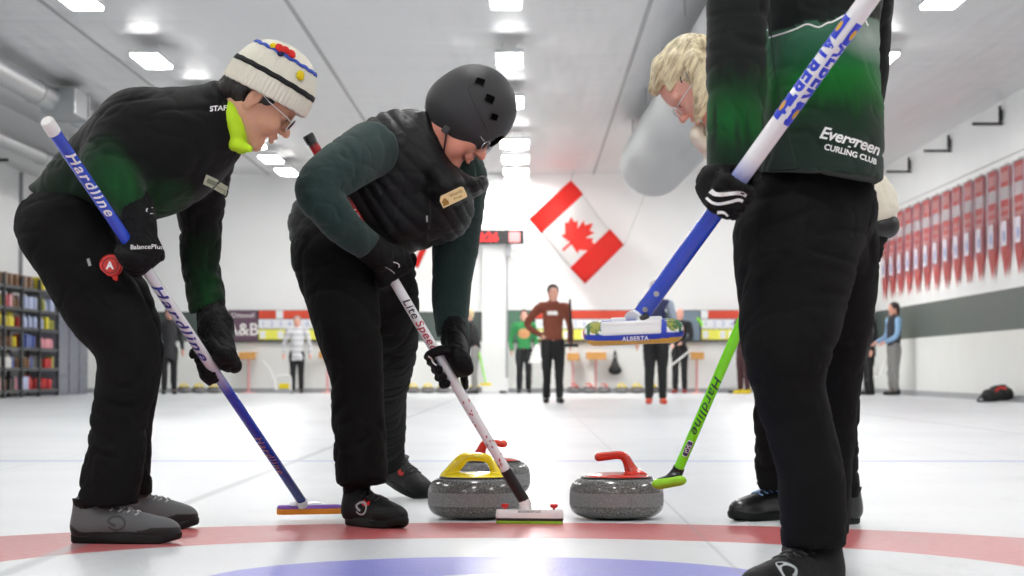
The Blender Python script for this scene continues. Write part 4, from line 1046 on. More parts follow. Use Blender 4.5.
# --- lime broom of the blond player
GB = P(675, 477, 6.42); GT = GB + (P(740, 326, 6.29) - GB).normalized() * 1.25
t = thing('curling_broom', 'bright lime green curling broom with a lime oval head over the red-handled stone', 'broom', tuple(GB), 'curling brooms')
L_ = (GB - GT).length
shaft(t, GT, GB, .0152, .0140, [(0, LIM), (1, LIM)])
d = (GT - GB).normalized()
tl = 1 - (P(702, 399, 6.4) - GB).length / L_
text_shaft('Hardline', GT, GB, .0145, L_ * tl, .034, M_txtg, t, (0, -1, 0), shear=.3, spacing=1.1, bold=.0004, sx=1.35)
z_ = (GB - GT).normalized(); f0 = Vector((0, -1, 0)); e1 = (f0 - z_ * f0.dot(z_)).normalized(); e2 = z_.cross(e1)
tl = 1 - (P(683, 445, 6.4) - GB).length / L_
for (w_, h_, m_, o_) in ((.024, .62, M_txtw, .0008), (.022, .55, mat('navy sticker', S(24, 34, 80), .3), .0012)):
    bm = bmesh.new(); c = GT + z_ * (L_ * tl); ring = [bm.verts.new(c + z_ * (w_ * max(-1, min(1, 1.35 * math.cos(k)))) + (e1 * math.cos(h_ * math.sin(k)) + e2 * math.sin(h_ * math.sin(k))) * (.0144 + o_)) for k in [i * math.pi / 12 for i in range(24)]]
    cn = bm.verts.new(c + e1 * (.0144 + o_ + .0008))
    for i in range(24): bm.faces.new((cn, ring[i], ring[(i + 1) % 24]))
    bm_obj_raw('sticker', bm, m_, t)
text_shaft('SGI', GT, GB, .0162, L_ * tl, .018, M_txtw, t, (0, -1, 0))
ga, gb = P(660, 484, 6.42), P(678, 480.5, 6.40)
v = Vol(.003, .006); v.cap(ga, gb, .024, .024, (0, 0, 1), .62); vol_obj('brush_pad', v, mat('lime brush fabric', S(150, 215, 50), .8, bump=.3, bscale=400), t)
v = Vol(.003, .008); v.cap(ga + Vector((.008, .004, .012)), gb + Vector((-.006, .004, .012)), .018, .018, (0, 0, 1), .4); v.cap((ga + gb) / 2 + Vector((.008, .004, .016)), GB + d * .022, .013, .0155); vol_obj('head_plate', v, M_blackpl, t)
bm = bmesh.new(); add_tube(bm, [GB + d * .005, GB + d * .03], .0165, 18); bm_obj('ferrule', bm, M_blackpl, t)
# ================================================================= people: shared shapes
def skin_mat(name, c):
    m = mat(name, c, .5, spec=.4, var=.10, vscale=45, bump=.12, bscale=260)
    b = m.node_tree.nodes['Principled BSDF']
    b.inputs['Subsurface Weight'].default_value = .12; b.inputs['Subsurface Radius'].default_value = (.01, .004, .002); b.inputs['Subsurface Scale'].default_value = .5
    return m
M_blkfab = mat('black trouser fabric', S(14, 14, 15), .8, spec=.13, var=.25, vscale=14, bump=.35, bscale=300)
M_glove = mat('black glove fabric', S(14, 14, 16), .65, spec=.16, var=.2, vscale=40, bump=.4, bscale=260)
M_lens = mat('dark lens', S(40, 42, 48), .08, spec=.8); M_frame = mat('silver wire frame', S(200, 200, 205), .25, metal=.9)
M_eyew = mat('eye white', S(225, 220, 214), .2); M_eyeb = mat('dark iris', S(44, 34, 28), .15)
def head_frame(c, fwd, up, s=1.0):
    f = Vector(fwd).normalized(); u = (Vector(up) - f * f.dot(Vector(up))).normalized(); l = u.cross(f)
    M = Matrix((f, l, u)).transposed() * s
    return lambda x, y, z: Vector(c) + M @ Vector((x, y, z)), M
def vec_img(dx, dy, away=0.0):
    """a direction given as it reads in the picture (right, down) plus how far it turns away"""
    return Vector((dx, away, -dy)).normalized()
def head_vol(c, fwd, up, s=1.0, res=.003, neck=None, nose=1.0, jowl=0.0, open_mouth=False):
    T, M = head_frame(c, fwd, up, s); v = Vol(res, .014); R = (M * (1 / s))
    E = lambda x, y, z, a, b_, c_, k=.014, sub=False: v.ell(T(x, y, z), (a * s, b_ * s, c_ * s), R, k * s, sub)
    Cc = lambda p, q, a, b_, k=.012, sub=False: v.cap(T(*p), T(*q), a * s, b_ * s, None, 1, k * s, sub)
    E(-.018, 0, .032, .094, .074, .082); E(.03, 0, -.02, .062, .060, .086, .03); E(.045, 0, .035, .052, .058, .05, .02)
    Cc((.0, .048, -.055), (.066, .014, -.098), .018, .017, .025); Cc((.0, -.048, -.055), (.066, -.014, -.098), .018, .017, .025)
    E(.068, 0, -.100, .020, .024, .017, .016)
    for y in (-1, 1):
        E(.062, y * .034, -.030, .030, .025, .027, .02)              # cheek
        if jowl: E(.048, y * .036, -.068, .026, .02 + jowl, .026, .02)
        E(.094, y * .032, .003, .019, .018, .012, .014, True)        # eye socket
        Cc((.089, y * .013, .020), (.080, y * .048, .022), .0085, .008, .012)   # brow
        E(.079, y * .032, .0015, .0135, .014, .0125, .004)           # eyeball and lids
    Cc((.090, 0, .008), (.108, 0, -.022), .0085 * nose, .0105 * nose, .012); E(.112, 0, -.029, .0125 * nose, .0115 * nose, .010 * nose, .008)
    for y in (-1, 1): E(.102, y * .0115, -.032, .009, .0065, .007, .006)
    for y in (-1, 1): E(.110, y * .006, -.039, .004, .003, .003, .003, True)
    Cc((.092, -.012, -.052), (.092, .012, -.052), .0085, .0085, .010)
    for y in (-1, 1):
        Cc((.0995, 0, -.0535), (.090, y * .022, -.0585), .0052, .003, .004); Cc((.097, 0, -.067), (.089, y * .020, -.063), .0062, .0032, .004)
    Cc((.104, -.014, -.0605), (.104, .014, -.0605), .003, .003, .003, True)
    for y in (-1, 1):   # ears
        E(-.008, y * .074, -.008, .018, .009, .031, .006); E(-.004, y * .083, -.004, .010, .006, .018, .005, True); E(-.008, y * .073, -.036, .009, .007, .010, .006)
    if neck is not None:
        v.cap(T(-.022, 0, -.05), neck, .056 * s, .060 * s, None, 1, .03); v.cap(T(.03, 0, -.085), neck, .03 * s, .05 * s, None, 1, .03)
    return v, T, R
def join_meshes(parts):
    V = []; Q = []; n = 0
    for v, q in parts: V.append(v); Q.append(q + n); n += len(v)
    return np.concatenate(V), np.concatenate(Q)
def eyes(T, R, s, parent, res=None):
    for y in (-1, 1):
        bm = bmesh.new(); add_lathe(bm, [(0, .0), (.006 * s, .0004), (.0062 * s, .0012), (.003 * s, .0022), (0, .0024)], T(.0915, y * .032, .000), 14, R @ Matrix.Rotation(math.pi / 2, 3, 'Y'))
        bm_obj('iris', bm, M_eyeb, parent, smooth=True)
def glasses(T, R, s, parent, rim, temple, lens=None, w=.019, h=.014, dz=0.0, name='glasses'):
    bm = bmesh.new()
    for y in (-1, 1):
        ring = [T(.112 - abs(math.sin(k)) * 0 - .006 * (1 + y * math.cos(k)) * .5 * 1, y * .031 + w * math.cos(k), -.002 + dz + h * math.sin(k)) for k in [i * math.pi / 10 for i in range(20)]]
        add_tube(bm, ring + [ring[0]], .0013 * s, 8)
        add_tube(bm, [T(.104, y * (.031 + w), .004 + dz), T(.085, y * .070, .006 + dz), T(.03, y * .076, .006 + dz), T(-.012, y * .0765, .012 + dz)], .0015 * s, 8)
    add_tube(bm, smooth_path([T(.108, -.013, .000 + dz), T(.114, 0, .005 + dz), T(.108, .013, .000 + dz)]), .0013 * s, 8)
    g = bm_obj(name, bm, temple, parent, smooth=True)
    if lens:
        for y in (-1, 1):
            bm = bmesh.new(); vs = [bm.verts.new(T(.112 - .006 * (1 + y * math.cos(k)) * .5, y * .031 + w * math.cos(k), -.002 + dz + h * math.sin(k))) for k in [i * math.pi / 10 for i in range(20)]]
            bm.faces.new(vs); bmesh.ops.solidify(bm, geom=bm.faces[:], thickness=.0012); bm_obj('lens', bm, lens, g)
    return g
def glove_vol(v, c, u, n, h, rs, wrist, s=1.0, curl=1.0, thumb=True, wr=.030):
    """a hand closed round a shaft: c a point of the shaft under the palm, u along the shaft towards the thumb side,
    n from the shaft to the back of the hand, h from the wrist to the knuckles"""
    c = Vector(c); u = Vector(u).normalized(); n = Vector(n); n = (n - u * n.dot(u)).normalized(); h = u.cross(n) if u.cross(n).dot(Vector(h)) > 0 else n.cross(u)
    w = Vector(wrist); rf = .0122 * s
    p0 = c + n * (rs + .014 * s)
    R = Matrix((h, u, n)).transposed()
    v.box(p0 - h * .012 * s, (.046 * s, .042 * s, .0145 * s), R, .013 * s, .012)
    v.cap(p0 - h * .035 * s, w, .030 * s, wr, n, .8, .02)
    for i, (o, L_) in enumerate(((.033, .95), (.011, 1.05), (-.011, 1.0), (-.033, .85))):
        b_ = c + u * (o * s)
        pts = [b_ + n * (rs + .012 * s) + h * .030 * s, b_ + n * (rs * .5) + h * (rs + .019 * s) * 1.05, b_ - n * (rs + .006 * s) + h * (rs * .9 + .006 * s) * L_, b_ - n * (rs + .011 * s) - h * (.012 * s * L_)]
        if curl < .6: v.chain([(pts[0], rf * 1.08), (pts[1], rf), (b_ + h * (rs + .016 * s) - n * (rs * .3), rf * .9)], None, 1, .0035); continue
        v.chain([(pts[0], rf * 1.08), (pts[1], rf), (pts[2], rf * .95), (pts[3], rf * .86)], None, 1, .0035)
    if thumb:
        v.chain([(p0 - h * .03 * s + u * .030 * s, .016 * s), (c - h * (rs + .012 * s) + u * .050 * s + n * .004, .0135 * s), (c - h * (rs * .6 + .004 * s) + u * .056 * s - n * (rs + .008 * s), .0122 * s), (c + h * .008 * s + u * .052 * s - n * (rs + .011 * s), .0108 * s)], None, 1, .005)
    return v
def shoe(parent, heel, toe_dir, L_=.29, lift=0.0, pitch=0.0, upper=None, sole=None, laces=None, logo=None, accent=None, side=1, low=0.0, name='shoe', logo_x=.125, sock=.105, rand=None):
    """a trainer standing at heel, pointing along toe_dir; side = +1 when its left flank faces the camera"""
    d = Vector(toe_dir); d.z = 0; d.normalize(); Rz = Matrix((d, Vector((-d.y, d.x, 0)), Vector((0, 0, 1)))).transposed()
    Rp = Rz @ Matrix.Rotation(pitch, 3, 'Y'); toe_pt = Vector((L_ * .8, 0, 0)) if pitch > 0 else Vector((0, 0, 0))
    base = Vector(heel) + Vector((0, 0, lift))
    def T(x, y, z): return base + Rz @ toe_pt + Rp @ (Vector((x, y, z)) - toe_pt)
    k = L_ / .29; v = Vol(.0036, .02)
    up_ = Rp @ Vector((0, 0, 1))
    v.ell(T(.215 * k, 0, .034), (.068 * k, .045, .034), Rp, .03); v.cap(T(.045 * k, 0, .045), T(.18 * k, 0, .038), .036, .040, Rp @ Vector((0, 0, 1)), .95, .02)
    v.cap(T(.035 * k, 0, .04), T(.04 * k, 0, .092 - low), .036, .035, None, 1, .02); v.cap(T(.06 * k, 0, .06), T(.14 * k, 0, .058), .032, .026, None, 1, .03)
    v.cap(T(.062 * k, 0, .08 - low), T(.078 * k, 0, .092 - low), .027, .020, None, 1, .02)
    v.cut(T(0, 0, .016), -up_); v.cap(T(.05 * k, 0, .135 - low), T(.05 * k, 0, .105 - low), .028, .027, None, 1, .004, True)
    if rand:
        ca, cb = np.array(rand[0][:3]), np.array(rand[1][:3]); Ri = np.array(Rp.transposed()); tb = np.array(T(0, 0, 0))
        def fn(V, N):
            q = (V - tb[None, :]) @ Ri.T; lim = .030 + .012 * np.clip((q[:, 0] / k - .17) / .05, 0, 1) + .02 * np.clip((.03 - q[:, 0] / k) / .03, 0, 1)
            return np.where((q[:, 2] < lim)[:, None], cb[None, :], ca[None, :])
        sh = vol_obj(name, v, vcmat('two-tone shoe mesh', .7, .2, .3), parent, relax=2, colfn=fn)
    else: sh = vol_obj(name, v, upper, parent, relax=2)
    bm = bmesh.new(); rings = []; n_ = 30
    def outline(a):
        # outline of the sole: heel radius .036, ball radius .047
        x = -math.cos(a); y = math.sin(a); X = (.143 + .143 * x * (1.0)) * k; wv = .034 + .012 * max(0, min(1, (X / k - .06) / .12)) 
        return X, y * wv * (1 if abs(x) < .5 else 1) * (abs(math.sin(a)) ** -.35 if abs(math.sin(a)) > .15 else 1.0)
    for z, ins in ((0.0, .004), (.004, .0), (.020, -.001), (.026, .003)):
        ring = []
        for i in range(n_):
            a = 2 * math.pi * i / n_; X, Y = outline(a); cx_ = .143 * k
            X = cx_ + (X - cx_) * (1 - ins / .14); Y = Y * (1 - ins / .04)
            zz = z + (.012 * max(0, (X / k - .235) / .05) if z < .01 else 0.006 * max(0, (X / k - .2) / .08)); ring.append(bm.verts.new(T(X, Y, zz)))
        rings.append(ring)
    for i in range(3):
        for j in range(n_): bm.faces.new((rings[i][j], rings[i][(j + 1) % n_], rings[i + 1][(j + 1) % n_], rings[i + 1][j]))
    bm.faces.new(rings[0][::-1]); bm.faces.new(rings[-1])
    bm_obj('sole', bm, sole, sh, smooth=True, angle=40)
    bm = bmesh.new(); add_tube(bm, [T(.045 * k, 0, .04), T(.045 * k, 0, .09), T(.045 * k, 0, sock)], [.03, .038, .042], 16); bm_obj('sock', bm, M_glove, sh, smooth=True, angle=50)
    bv = bvh_of(sh)
    if laces:
        bm = bmesh.new()
        for i in range(4):
            x = (.105 + i * .022) * k; pts = []
            for j in range(7):
                y = -.026 + .052 * j / 6; hh = bv.ray_cast(T(x + (.006 if j % 2 else 0), y, .2), -up_, .3)
                if hh[0] is not None: pts.append(hh[0] + up_ * .0015)
            if len(pts) > 2: add_tube(bm, pts, .0024, 6)
        bm_obj('laces', bm, laces, sh, smooth=True)
    if logo:
        r_ = Rp @ Vector((side * 1.0, 0, 0)); c_ = T(logo_x * k, -side * .0, .052)
        r_ = (Rp @ Vector((1, 0, 0))) * side; uu = up_
        sw = [(.022 * math.cos(a) * (1 - .0 * i), .017 * math.sin(a)) for i, a in enumerate([math.radians(q) for q in range(-150, 161, 22)])] + [(-.012, -.002), (-.002, -.006)]
        ribbon_on(bv, [(x * side, y) for x, y in sw], (.0022, .0036), c_, r_, uu, logo, sh, 'logo')
    if accent:
        r_ = (Rp @ Vector((1, 0, 0))) * side
        ribbon_on(bv, [(.02 * side, .022), (.035 * side, .014), (.05 * side, .018)], .006, T(.10 * k, 0, .05), r_, up_, accent, sh, 'tongue_print')
    return sh
def rib_px(bvh, pts, D, half, m, parent, name='stripe', off=.0012):
    """a stripe whose points are read off the photograph, laid on a garment"""
    c = P(*pts[0], D); q = [P(x, y, D) - c for x, y in pts]; k = D / F
    hf = (half[0] * k, half[1] * k) if isinstance(half, tuple) else half * k
    return ribbon_on(bvh, [(p.x, p.z) for p in q], hf, c, (1, 0, 0), (0, 0, 1), m, parent, name, off)
def px_chain(spec):
    return [(P(x, y, D), r * D / F) for (x, y, D, r) in spec]
YAX = (0, 1, 0)
def blob_print(base, blobs, streak=.0):
    """printed colours: blobs are (point, radius, colour, strength)"""
    base = np.array(base[:3])
    def fn(V, N):
        c = np.repeat(base[None, :], len(V), 0); n = vnoise(V * np.array([55, 55, 9])[None, :]) * .6 + vnoise(V * np.array([110, 110, 22])[None, :] + 9) * .4
        for (p, r, col, st) in blobs:
            d = np.sqrt((((V - np.array(p)[None, :]) / np.array(r)[None, :]) ** 2).sum(1)) if isinstance(r, tuple) else np.linalg.norm(V - np.array(p)[None, :], axis=1) / r
            w = np.clip(1 - d, 0, 1) ** .8 * st * np.clip(.55 + (n - .35) * 1.9 * (1 if streak else .5), 0, 1)
            c = c * (1 - w[:, None]) + np.array(col[:3])[None, :] * w[:, None]
        return np.clip(c, 0, 1)
    return fn
# ================================================================= player in the knitted hat
M_jkt = vcmat('printed black and green softshell', .75, .14, .3)
JB = S(13, 14, 14); JG = S(16, 84, 34); JD = S(28, 48, 34)
def person_root(name, V, Q, m, foot, label, group=None):
    o = mesh_obj(name, V, Q, m, None, True, tuple(foot)); tag(o, label, 'person', group); return o
# --- head, body
cL = P(260, 97.5, 6.03); fL = vec_img(.755, .656, .12); uL = vec_img(.656, -.755, .0)
hv, T, R = head_vol(cL, fL, uL, 1.0, neck=P(212, 122, 6.05))
Vh, Qh = hv.build(1)
b = Vol(.012, .03)
b.chain(px_chain([(62, 215, 6.08, 36), (110, 170, 6.07, 40), (165, 148, 6.06, 46), (200, 132, 6.05, 36), (218, 118, 6.05, 22)]), YAX, 1.1)
b.chain(px_chain([(66, 236, 5.99, 34), (100, 300, 5.95, 30), (125, 352, 5.92, 22), (117, 425, 5.88, 18), (100, 480, 5.86, 11), (90, 524, 5.86, 9)]))
b.chain(px_chain([(70, 238, 6.2, 32), (110, 300, 6.25, 28), (136, 350, 6.3, 20), (131, 425, 6.35, 16), (133, 480, 6.38, 11), (133, 510, 6.40, 8)]))
b.chain(px_chain([(130, 122, 5.98, 26), (108, 166, 5.90, 19), (124, 190, 5.87, 15), (138, 212, 5.86, 11), (140, 230, 5.86, 10)]))
b.chain(px_chain([(200, 150, 6.2, 26), (201, 215, 6.27, 17), (202, 262, 6.3, 14), (210, 308, 6.26, 10), (218, 335, 6.22, 11)]))
Vb, Qb = b.build(1)
V, Q = join_meshes([(Vh, Qh), (Vb, Qb)])
PL = person_root('person', V, Q, skin_mat('light tan skin', S(206, 156, 128)), (P(115, 540, 5.86).x, 5.86, 0), 'person bent forward in a white knitted hat, black jacket with green, holding a blue broom')
eyes(T, R, 1, PL)
glasses(T, R, 1, PL, None, mat('white glasses frame', S(232, 230, 228), .3), M_lens, w=.024, h=.018)
# --- hair under the hat
v = Vol(.004, .012); E = lambda p, r, **k: v.ell(T(*p), r, R, **k)
E((-.032, 0, -.012), (.076, .076, .058)); E((-.072, 0, -.035), (.032, .052, .04)); E((-.03, -.071, .0), (.032, .014, .035)); E((-.03, .071, .0), (.032, .014, .035)); E((.018, -.068, .018), (.022, .009, .03)); E((.018, .068, .018), (.022, .009, .03))
E((-.01, -.082, -.012), (.021, .02, .032), sub=True, k=.004); E((-.01, .082, -.012), (.021, .02, .032), sub=True, k=.004)
M_hairb = mat('black hair', S(32, 28, 27), .45, spec=.4, var=.4, vscale=90, bump=.4, bscale=160)
V, Q = v.build(1); V = wrinkle(V, Q, .004, (60, 60, 12), 3); mesh_obj('hair', V, Q, M_hairb, PL)
# --- knitted hat: ribbed brim, black stripe, crown with crochet trimmings
fH = vec_img(.872, .49, .1); uH = vec_img(.49, -.872, 0); cH = P(264.5, 96, 6.03)
TH, MH = head_frame(cH, fH, uH)
def hat_mesh():
    prof = [(-.004, .114), (0.0, .1165), (.012, .117), (.028, .1165), (.042, .116), (.046, .1145), (.054, .1135), (.066, .111), (.080, .106), (.098, .098), (.116, .085), (.131, .066), (.142, .042), (.147, .015)]
    V, Fc = [], []; n_ = 240
    for i, (z, r) in enumerate(prof):
        for k in range(n_):
            a = 2 * math.pi * k / n_; rib = .0022 * math.cos(a * 60) if z < .046 else .0007 * math.cos(a * 60)
            ex = (r + rib); V.append(TH(ex * math.cos(a) * 1.02, ex * math.sin(a) * .86, z + .0008 * math.sin(a * 30 + z * 400) - .0 + (.004 * math.cos(a) if i < 3 else 0)))
    m0 = len(prof)
    for i in range(m0 - 1):
        for k in range(n_): Fc.append((i * n_ + k, i * n_ + (k + 1) % n_, (i + 1) * n_ + (k + 1) % n_, (i + 1) * n_ + k))
    V.append(TH(0, 0, .148)); c0 = len(V) - 1
    for k in range(n_): Fc.append(((m0 - 1) * n_ + k, (m0 - 1) * n_ + (k + 1) % n_, c0))
    # turned-in lower edge
    for k in range(n_):
        a = 2 * math.pi * k / n_; V.append(TH(.102 * math.cos(a) * 1.02, .102 * math.sin(a) * .86, .004))
    for k in range(n_): Fc.append((k, c0 + 1 + k, c0 + 1 + (k + 1) % n_, (k + 1) % n_))
    return V, Fc, prof, n_
M_knit = mat('cream knitted wool', S(232, 228, 212), .9, spec=.15, var=.05, vscale=120, bump=.6, bscale=330, sheen=.2)
Vt, Ft, prof, n_ = hat_mesh(); hat = mesh_obj('knitted_hat', Vt, Ft, M_knit, PL)
def hat_band(z0, z1, r0, r1, m_, name, off=.0016, a0=0, a1=360, wob=0):
    V, Fc = [], []; N2 = int(120 * (a1 - a0) / 360)
    for (z, r) in ((z0, r0 - .002), (z0, r0 + off), ((z0 + z1) / 2, (r0 + r1) / 2 + off * 1.4), (z1, r1 + off), (z1, r1 - .002)):
        for k in range(N2 + 1):
            a = math.radians(a0 + (a1 - a0) * k / N2); w_ = wob * math.sin(k * .9)
            V.append(TH(r * math.cos(a) * 1.02, r * math.sin(a) * .86, z + w_))
    for i in range(4):
        for k in range(N2): Fc.append((i * (N2 + 1) + k, i * (N2 + 1) + k + 1, (i + 1) * (N2 + 1) + k + 1, (i + 1) * (N2 + 1) + k))
    return mesh_obj(name, V, Fc, m_, hat)
hat_band(.047, .061, .1145, .1125, mat('black wool stripe', S(26, 25, 28), .9, bump=.6, bscale=300), 'black_stripe', .0022, wob=.0006)
hat_band(.110, .118, .0895, .0835, mat('blue wool cord', S(60, 84, 176), .9, bump=.6, bscale=300), 'blue_cord', .0035, -180, 30, wob=.0015)
M_ywool = mat('yellow wool', S(232, 206, 20), .9, bump=.6, bscale=300); M_rwool = mat('red wool', S(214, 40, 34), .9, bump=.6, bscale=300)
hb = bvh_of(hat)
def hat_ball(px, py, r, m_, name, flat=.6):
    p = P(px, py, 5.5); d = (p - CAMLOC).normalized(); h = hb.ray_cast(CAMLOC, d, 20)
    if h[0] is None: return
    v = Vol(.0018, .003); fr = frame_to(h[1]); c_ = h[0] + h[1] * (r * .25)
    v.ell(c_, (r, r, r * flat), fr)
    for k in range(7): a = k * 2 * math.pi / 7; v.ell(c_ + fr @ Vector((math.cos(a) * r * .75, math.sin(a) * r * .75, 0)), (r * .36,) * 3)
    vol_obj(name, v, m_, hat, relax=1)
hat_ball(299.5, 75.5, .0125, M_ywool, 'yellow_button'); hat_ball(273.5, 47, .010, M_ywool, 'yellow_button'); 
for q in ((279, 48.5), (285, 51), (291, 54.5), (282, 51)): hat_ball(*q, .0115, M_rwool, 'red_flower', .7)
hat_ball(281, 54, .009, mat('navy wool', S(30, 36, 80), .9), 'navy_flower')
# --- neon collar
v = Vol(.004, .008); ax = vec_img(.97, -.22, 0); cN = P(239, 122, 6.04); fr = frame_to(ax, Vector((0, 1, 0)))
v.ell(P(236, 124, 6.04), (.080, .090, .036), fr); v.cap(P(236,144,5.99), P(249,149,5.97), .022, .010, YAX, 1.2); v.cap(cN + ax * .01, cN + ax * .16, .056, .075, None, 1, .006, True)
vol_obj('neon_shirt_collar', v, mat('neon yellow green fabric', S(186, 226, 30), .75, var=.1, vscale=20, bump=.3), PL, wr=dict(amp=.002, sx=(22, 22, 22), seed=5))
# --- trousers
v = Vol(.0065, .035)
v.cap(P(58, 226, 6.08), P(75, 236, 6.1), 43 * 6.08 / F, 44 * 6.08 / F, YAX, 1.3)
v.chain(px_chain([(66, 236, 5.99, 44), (101, 302, 5.95, 41), (128, 352, 5.92, 33.5), (119, 420, 5.9, 30), (108, 512, 5.87, 30)]))
v.chain(px_chain([(70, 238, 6.2, 43), (112, 300, 6.25, 39), (137, 352, 6.3, 27), (131, 424, 6.35, 22), (130, 500, 6.38, 22)]))
v.cut(P(108, 506, 5.87), (0.05, 0, -1), P(108, 520, 5.87), .16); v.cut(P(131, 494, 6.38), (0, 0, -1), P(131, 508, 6.38), .12)
v.cut(P(45, 190, 6.08), (-.6, 0, 1.0), P(52, 172, 6.08), .12)
vol_obj('trousers', v, M_blkfab, PL, wr=dict(amp=.0065, sx=(8, 8, 17), seed=2))
# --- jacket
v = Vol(.0065, .035)
v.chain(px_chain([(58, 208, 6.08, 36), (100, 178, 6.07, 48), (150, 155, 6.06, 64), (188, 138, 6.06, 52), (214, 118, 6.06, 34)]), YAX, 1.12)
v.ell(P(224, 119, 6.05), (.10, .106, .030), frame_to(vec_img(.96, -.25, 0), Vector((0, 1, 0))), .02)
v.chain(px_chain([(135, 126, 6.0, 37), (108, 164, 5.90, 27.5), (122, 188, 5.87, 22), (137, 212, 5.86, 17)]))
v.chain(px_chain([(200, 156, 6.2, 36), (200, 215, 6.27, 24), (201, 262, 6.3, 20), (208, 312, 6.27, 17.5)]))
n_h = Vector((-.62, 0, -.78)); v.cut(P(60, 216, 6.0), n_h, P(50, 245, 6.08), .30, .004)
v.cut(P(137, 207, 5.8), vec_img(.3, .9, 0), P(139, 222, 5.8), .05); v.cut(P(208, 308, 6.27), vec_img(.3, 1, 0), P(210, 322, 6.27), .055)
pr = blob_print(JB, [(P(114, 186, 5.82), .095, S(14, 112, 42), 1.0), (P(95, 165, 5.83), .10, S(18, 66, 34), .9), (P(162, 224, 5.95), .13, S(12, 92, 34), 1.0), (P(205, 262, 6.22), .10, S(10, 56, 24), .8), (P(205, 292, 6.2), .09, S(14, 84, 32), .8),
    (P(60, 200, 6.0), (.26, .4, .16), S(24, 42, 30), 1.0), (P(90, 205, 5.95), (.3, .4, .14), S(24, 42, 30), .8)], .0)
jl = vol_obj('jacket', v, M_jkt, PL, wr=dict(amp=.0065, sx=(10, 10, 15), seed=8), colfn=pr)
bv = bvh_of(jl)
text_on('STAFF', bv, P(212, 101.5, 5.8), vec_img(1, -.12), Vector((0, 0, 1)), .019, M_txtw, jl, bold=.0006)
v = Vol(.0025, .004); h = bv.ray_cast(CAMLOC, (P(221, 188, 5.5) - CAMLOC).normalized(), 20)
if h[0] is not None:
    fr_r, fr_u = vec_img(.85, .35), vec_img(.35, -.85)
    patch_on(bv, h[0], fr_r, fr_u, .030, .026, mat('pale patch', S(196, 204, 178), .6), jl, 'name_badge', off=.003)
    patch_on(bv, h[0], fr_r, fr_u, .018, .012, mat('grey green print', S(128, 142, 112), .6), jl, 'badge_print', off=.0042)
text_on('G', bv, P(224.5, 176.5, 5.8), vec_img(.9, .3), vec_img(.3, -.9), .026, M_txtw, jl, bold=.0006)
text_on('I', bv, P(229.5, 172, 5.8), vec_img(.9, .3), vec_img(.3, -.9), .024, M_txtw, jl)
# collar edge and armhole seams as piping
M_pipe = mat('black piping', S(12, 13, 13), .6)
ribbon_on(bv, [(-.02, .045), (.0, .0), (.010, -.05), (.008, -.09)], .0022, P(222, 112, 5.8), (1, 0, 0), (0, 0, 1), M_pipe, jl, 'collar_seam')
# --- gloves
bu = (LT - LB).normalized()
def on_shaft(A, B, px):
    """the point of a shaft seen at column px"""
    best = min((abs(0 + project_px(A.lerp(B, t_ / 400))[0] - px), t_) for t_ in range(401)); return A.lerp(B, best[1] / 400)
def project_px(p):
    d = CAMROT.transposed() @ (Vector(p) - CAMLOC); return (512 + F * d.x / -d.z, 288 - F * d.y / -d.z)
v = Vol(.0032, .01); cg = on_shaft(LT, LB, 136)
glove_vol(v, cg, bu, (.15, -1, .1), vec_img(.3, .9), .017, P(137, 218, 5.84), .92, wr=.040)
v.cap(P(136, 205, 5.86), P(139, 226, 5.84), .043, .041, YAX, .9, .02)
v.ell(P(139, 250, 5.82), (.043, .036, .055), None, .02)
gl = vol_obj('glove', v, M_glove, PL, wr=dict(amp=.004, sx=(25, 25, 25), seed=4))
bg = bvh_of(gl); text_on('BalancePlus', bg, P(140, 245, 5.7), (1, 0, .04), (0, 0, 1), .0165, M_txtw, gl, bold=.0002)
bm = bmesh.new()
for k0 in (0, 1, 2):
    pr_ = None
    for i in range(6):
        a = math.radians(k0 * 120 + 20 + i * 14); o1, o2 = [bm.verts.new((r_ * math.cos(a), r_ * math.sin(a) * .8, 0)) for r_ in (.0085, .0115)]
        if pr_: bm.faces.new((pr_[0], o1, o2, pr_[1]))
        pr_ = (o1, o2)
project_bm(bm, bg, P(143, 207, 5.7), (1, 0, 0), (0, 0, 1), .001); bm_obj_raw('cuff_logo', bm, M_txtw, gl)
v = Vol(.0032, .01); cg = on_shaft(LT, LB, 210)
glove_vol(v, cg, bu, (.62, .75, .25), vec_img(-.8, .5), .0165, P(215, 322, 6.24), 1.12, curl=.4, thumb=False, wr=.042)
v.cap(P(210, 305, 6.27), P(215, 328, 6.25), .042, .044, None, 1, .02); v.cap(P(216, 328, 6.25), P(223, 352, 6.24), .044, .036, None, 1, .02)
v.chain([(P(212, 345, 6.22), .03), (P(207, 368, 6.20), .027), (P(212, 378, 6.21), .018)], None, 1, .01)
vol_obj('glove', v, M_glove, PL, wr=dict(amp=.005, sx=(25, 25, 25), seed=6))
# --- shoes
M_gshoe = mat('charcoal mesh upper', S(84, 86, 88), .7, var=.15, vscale=60, bump=.3); M_gsole = mat('black rubber', S(24, 24, 25), .6, spec=.2); M_lace = mat('grey laces', S(176, 176, 176), .7); M_dlogo = mat('dark grey print', S(48, 49, 51), .5)
shoe(PL, (P(71, 540, 5.86).x, 5.86, 0), (1, -.03, 0), .285, rand=(S(90, 92, 94), S(36, 36, 37)), upper=M_gshoe, sole=M_gsole, laces=M_lace, logo=M_dlogo, side=1, sock=.112)
shoe(PL, (P(116, 520, 6.36).x, 6.40, 0), (1, .0, 0), .225, rand=(S(90, 92, 94), S(36, 36, 37)), upper=M_gshoe, sole=M_gsole, laces=M_lace, side=1, sock=.112)
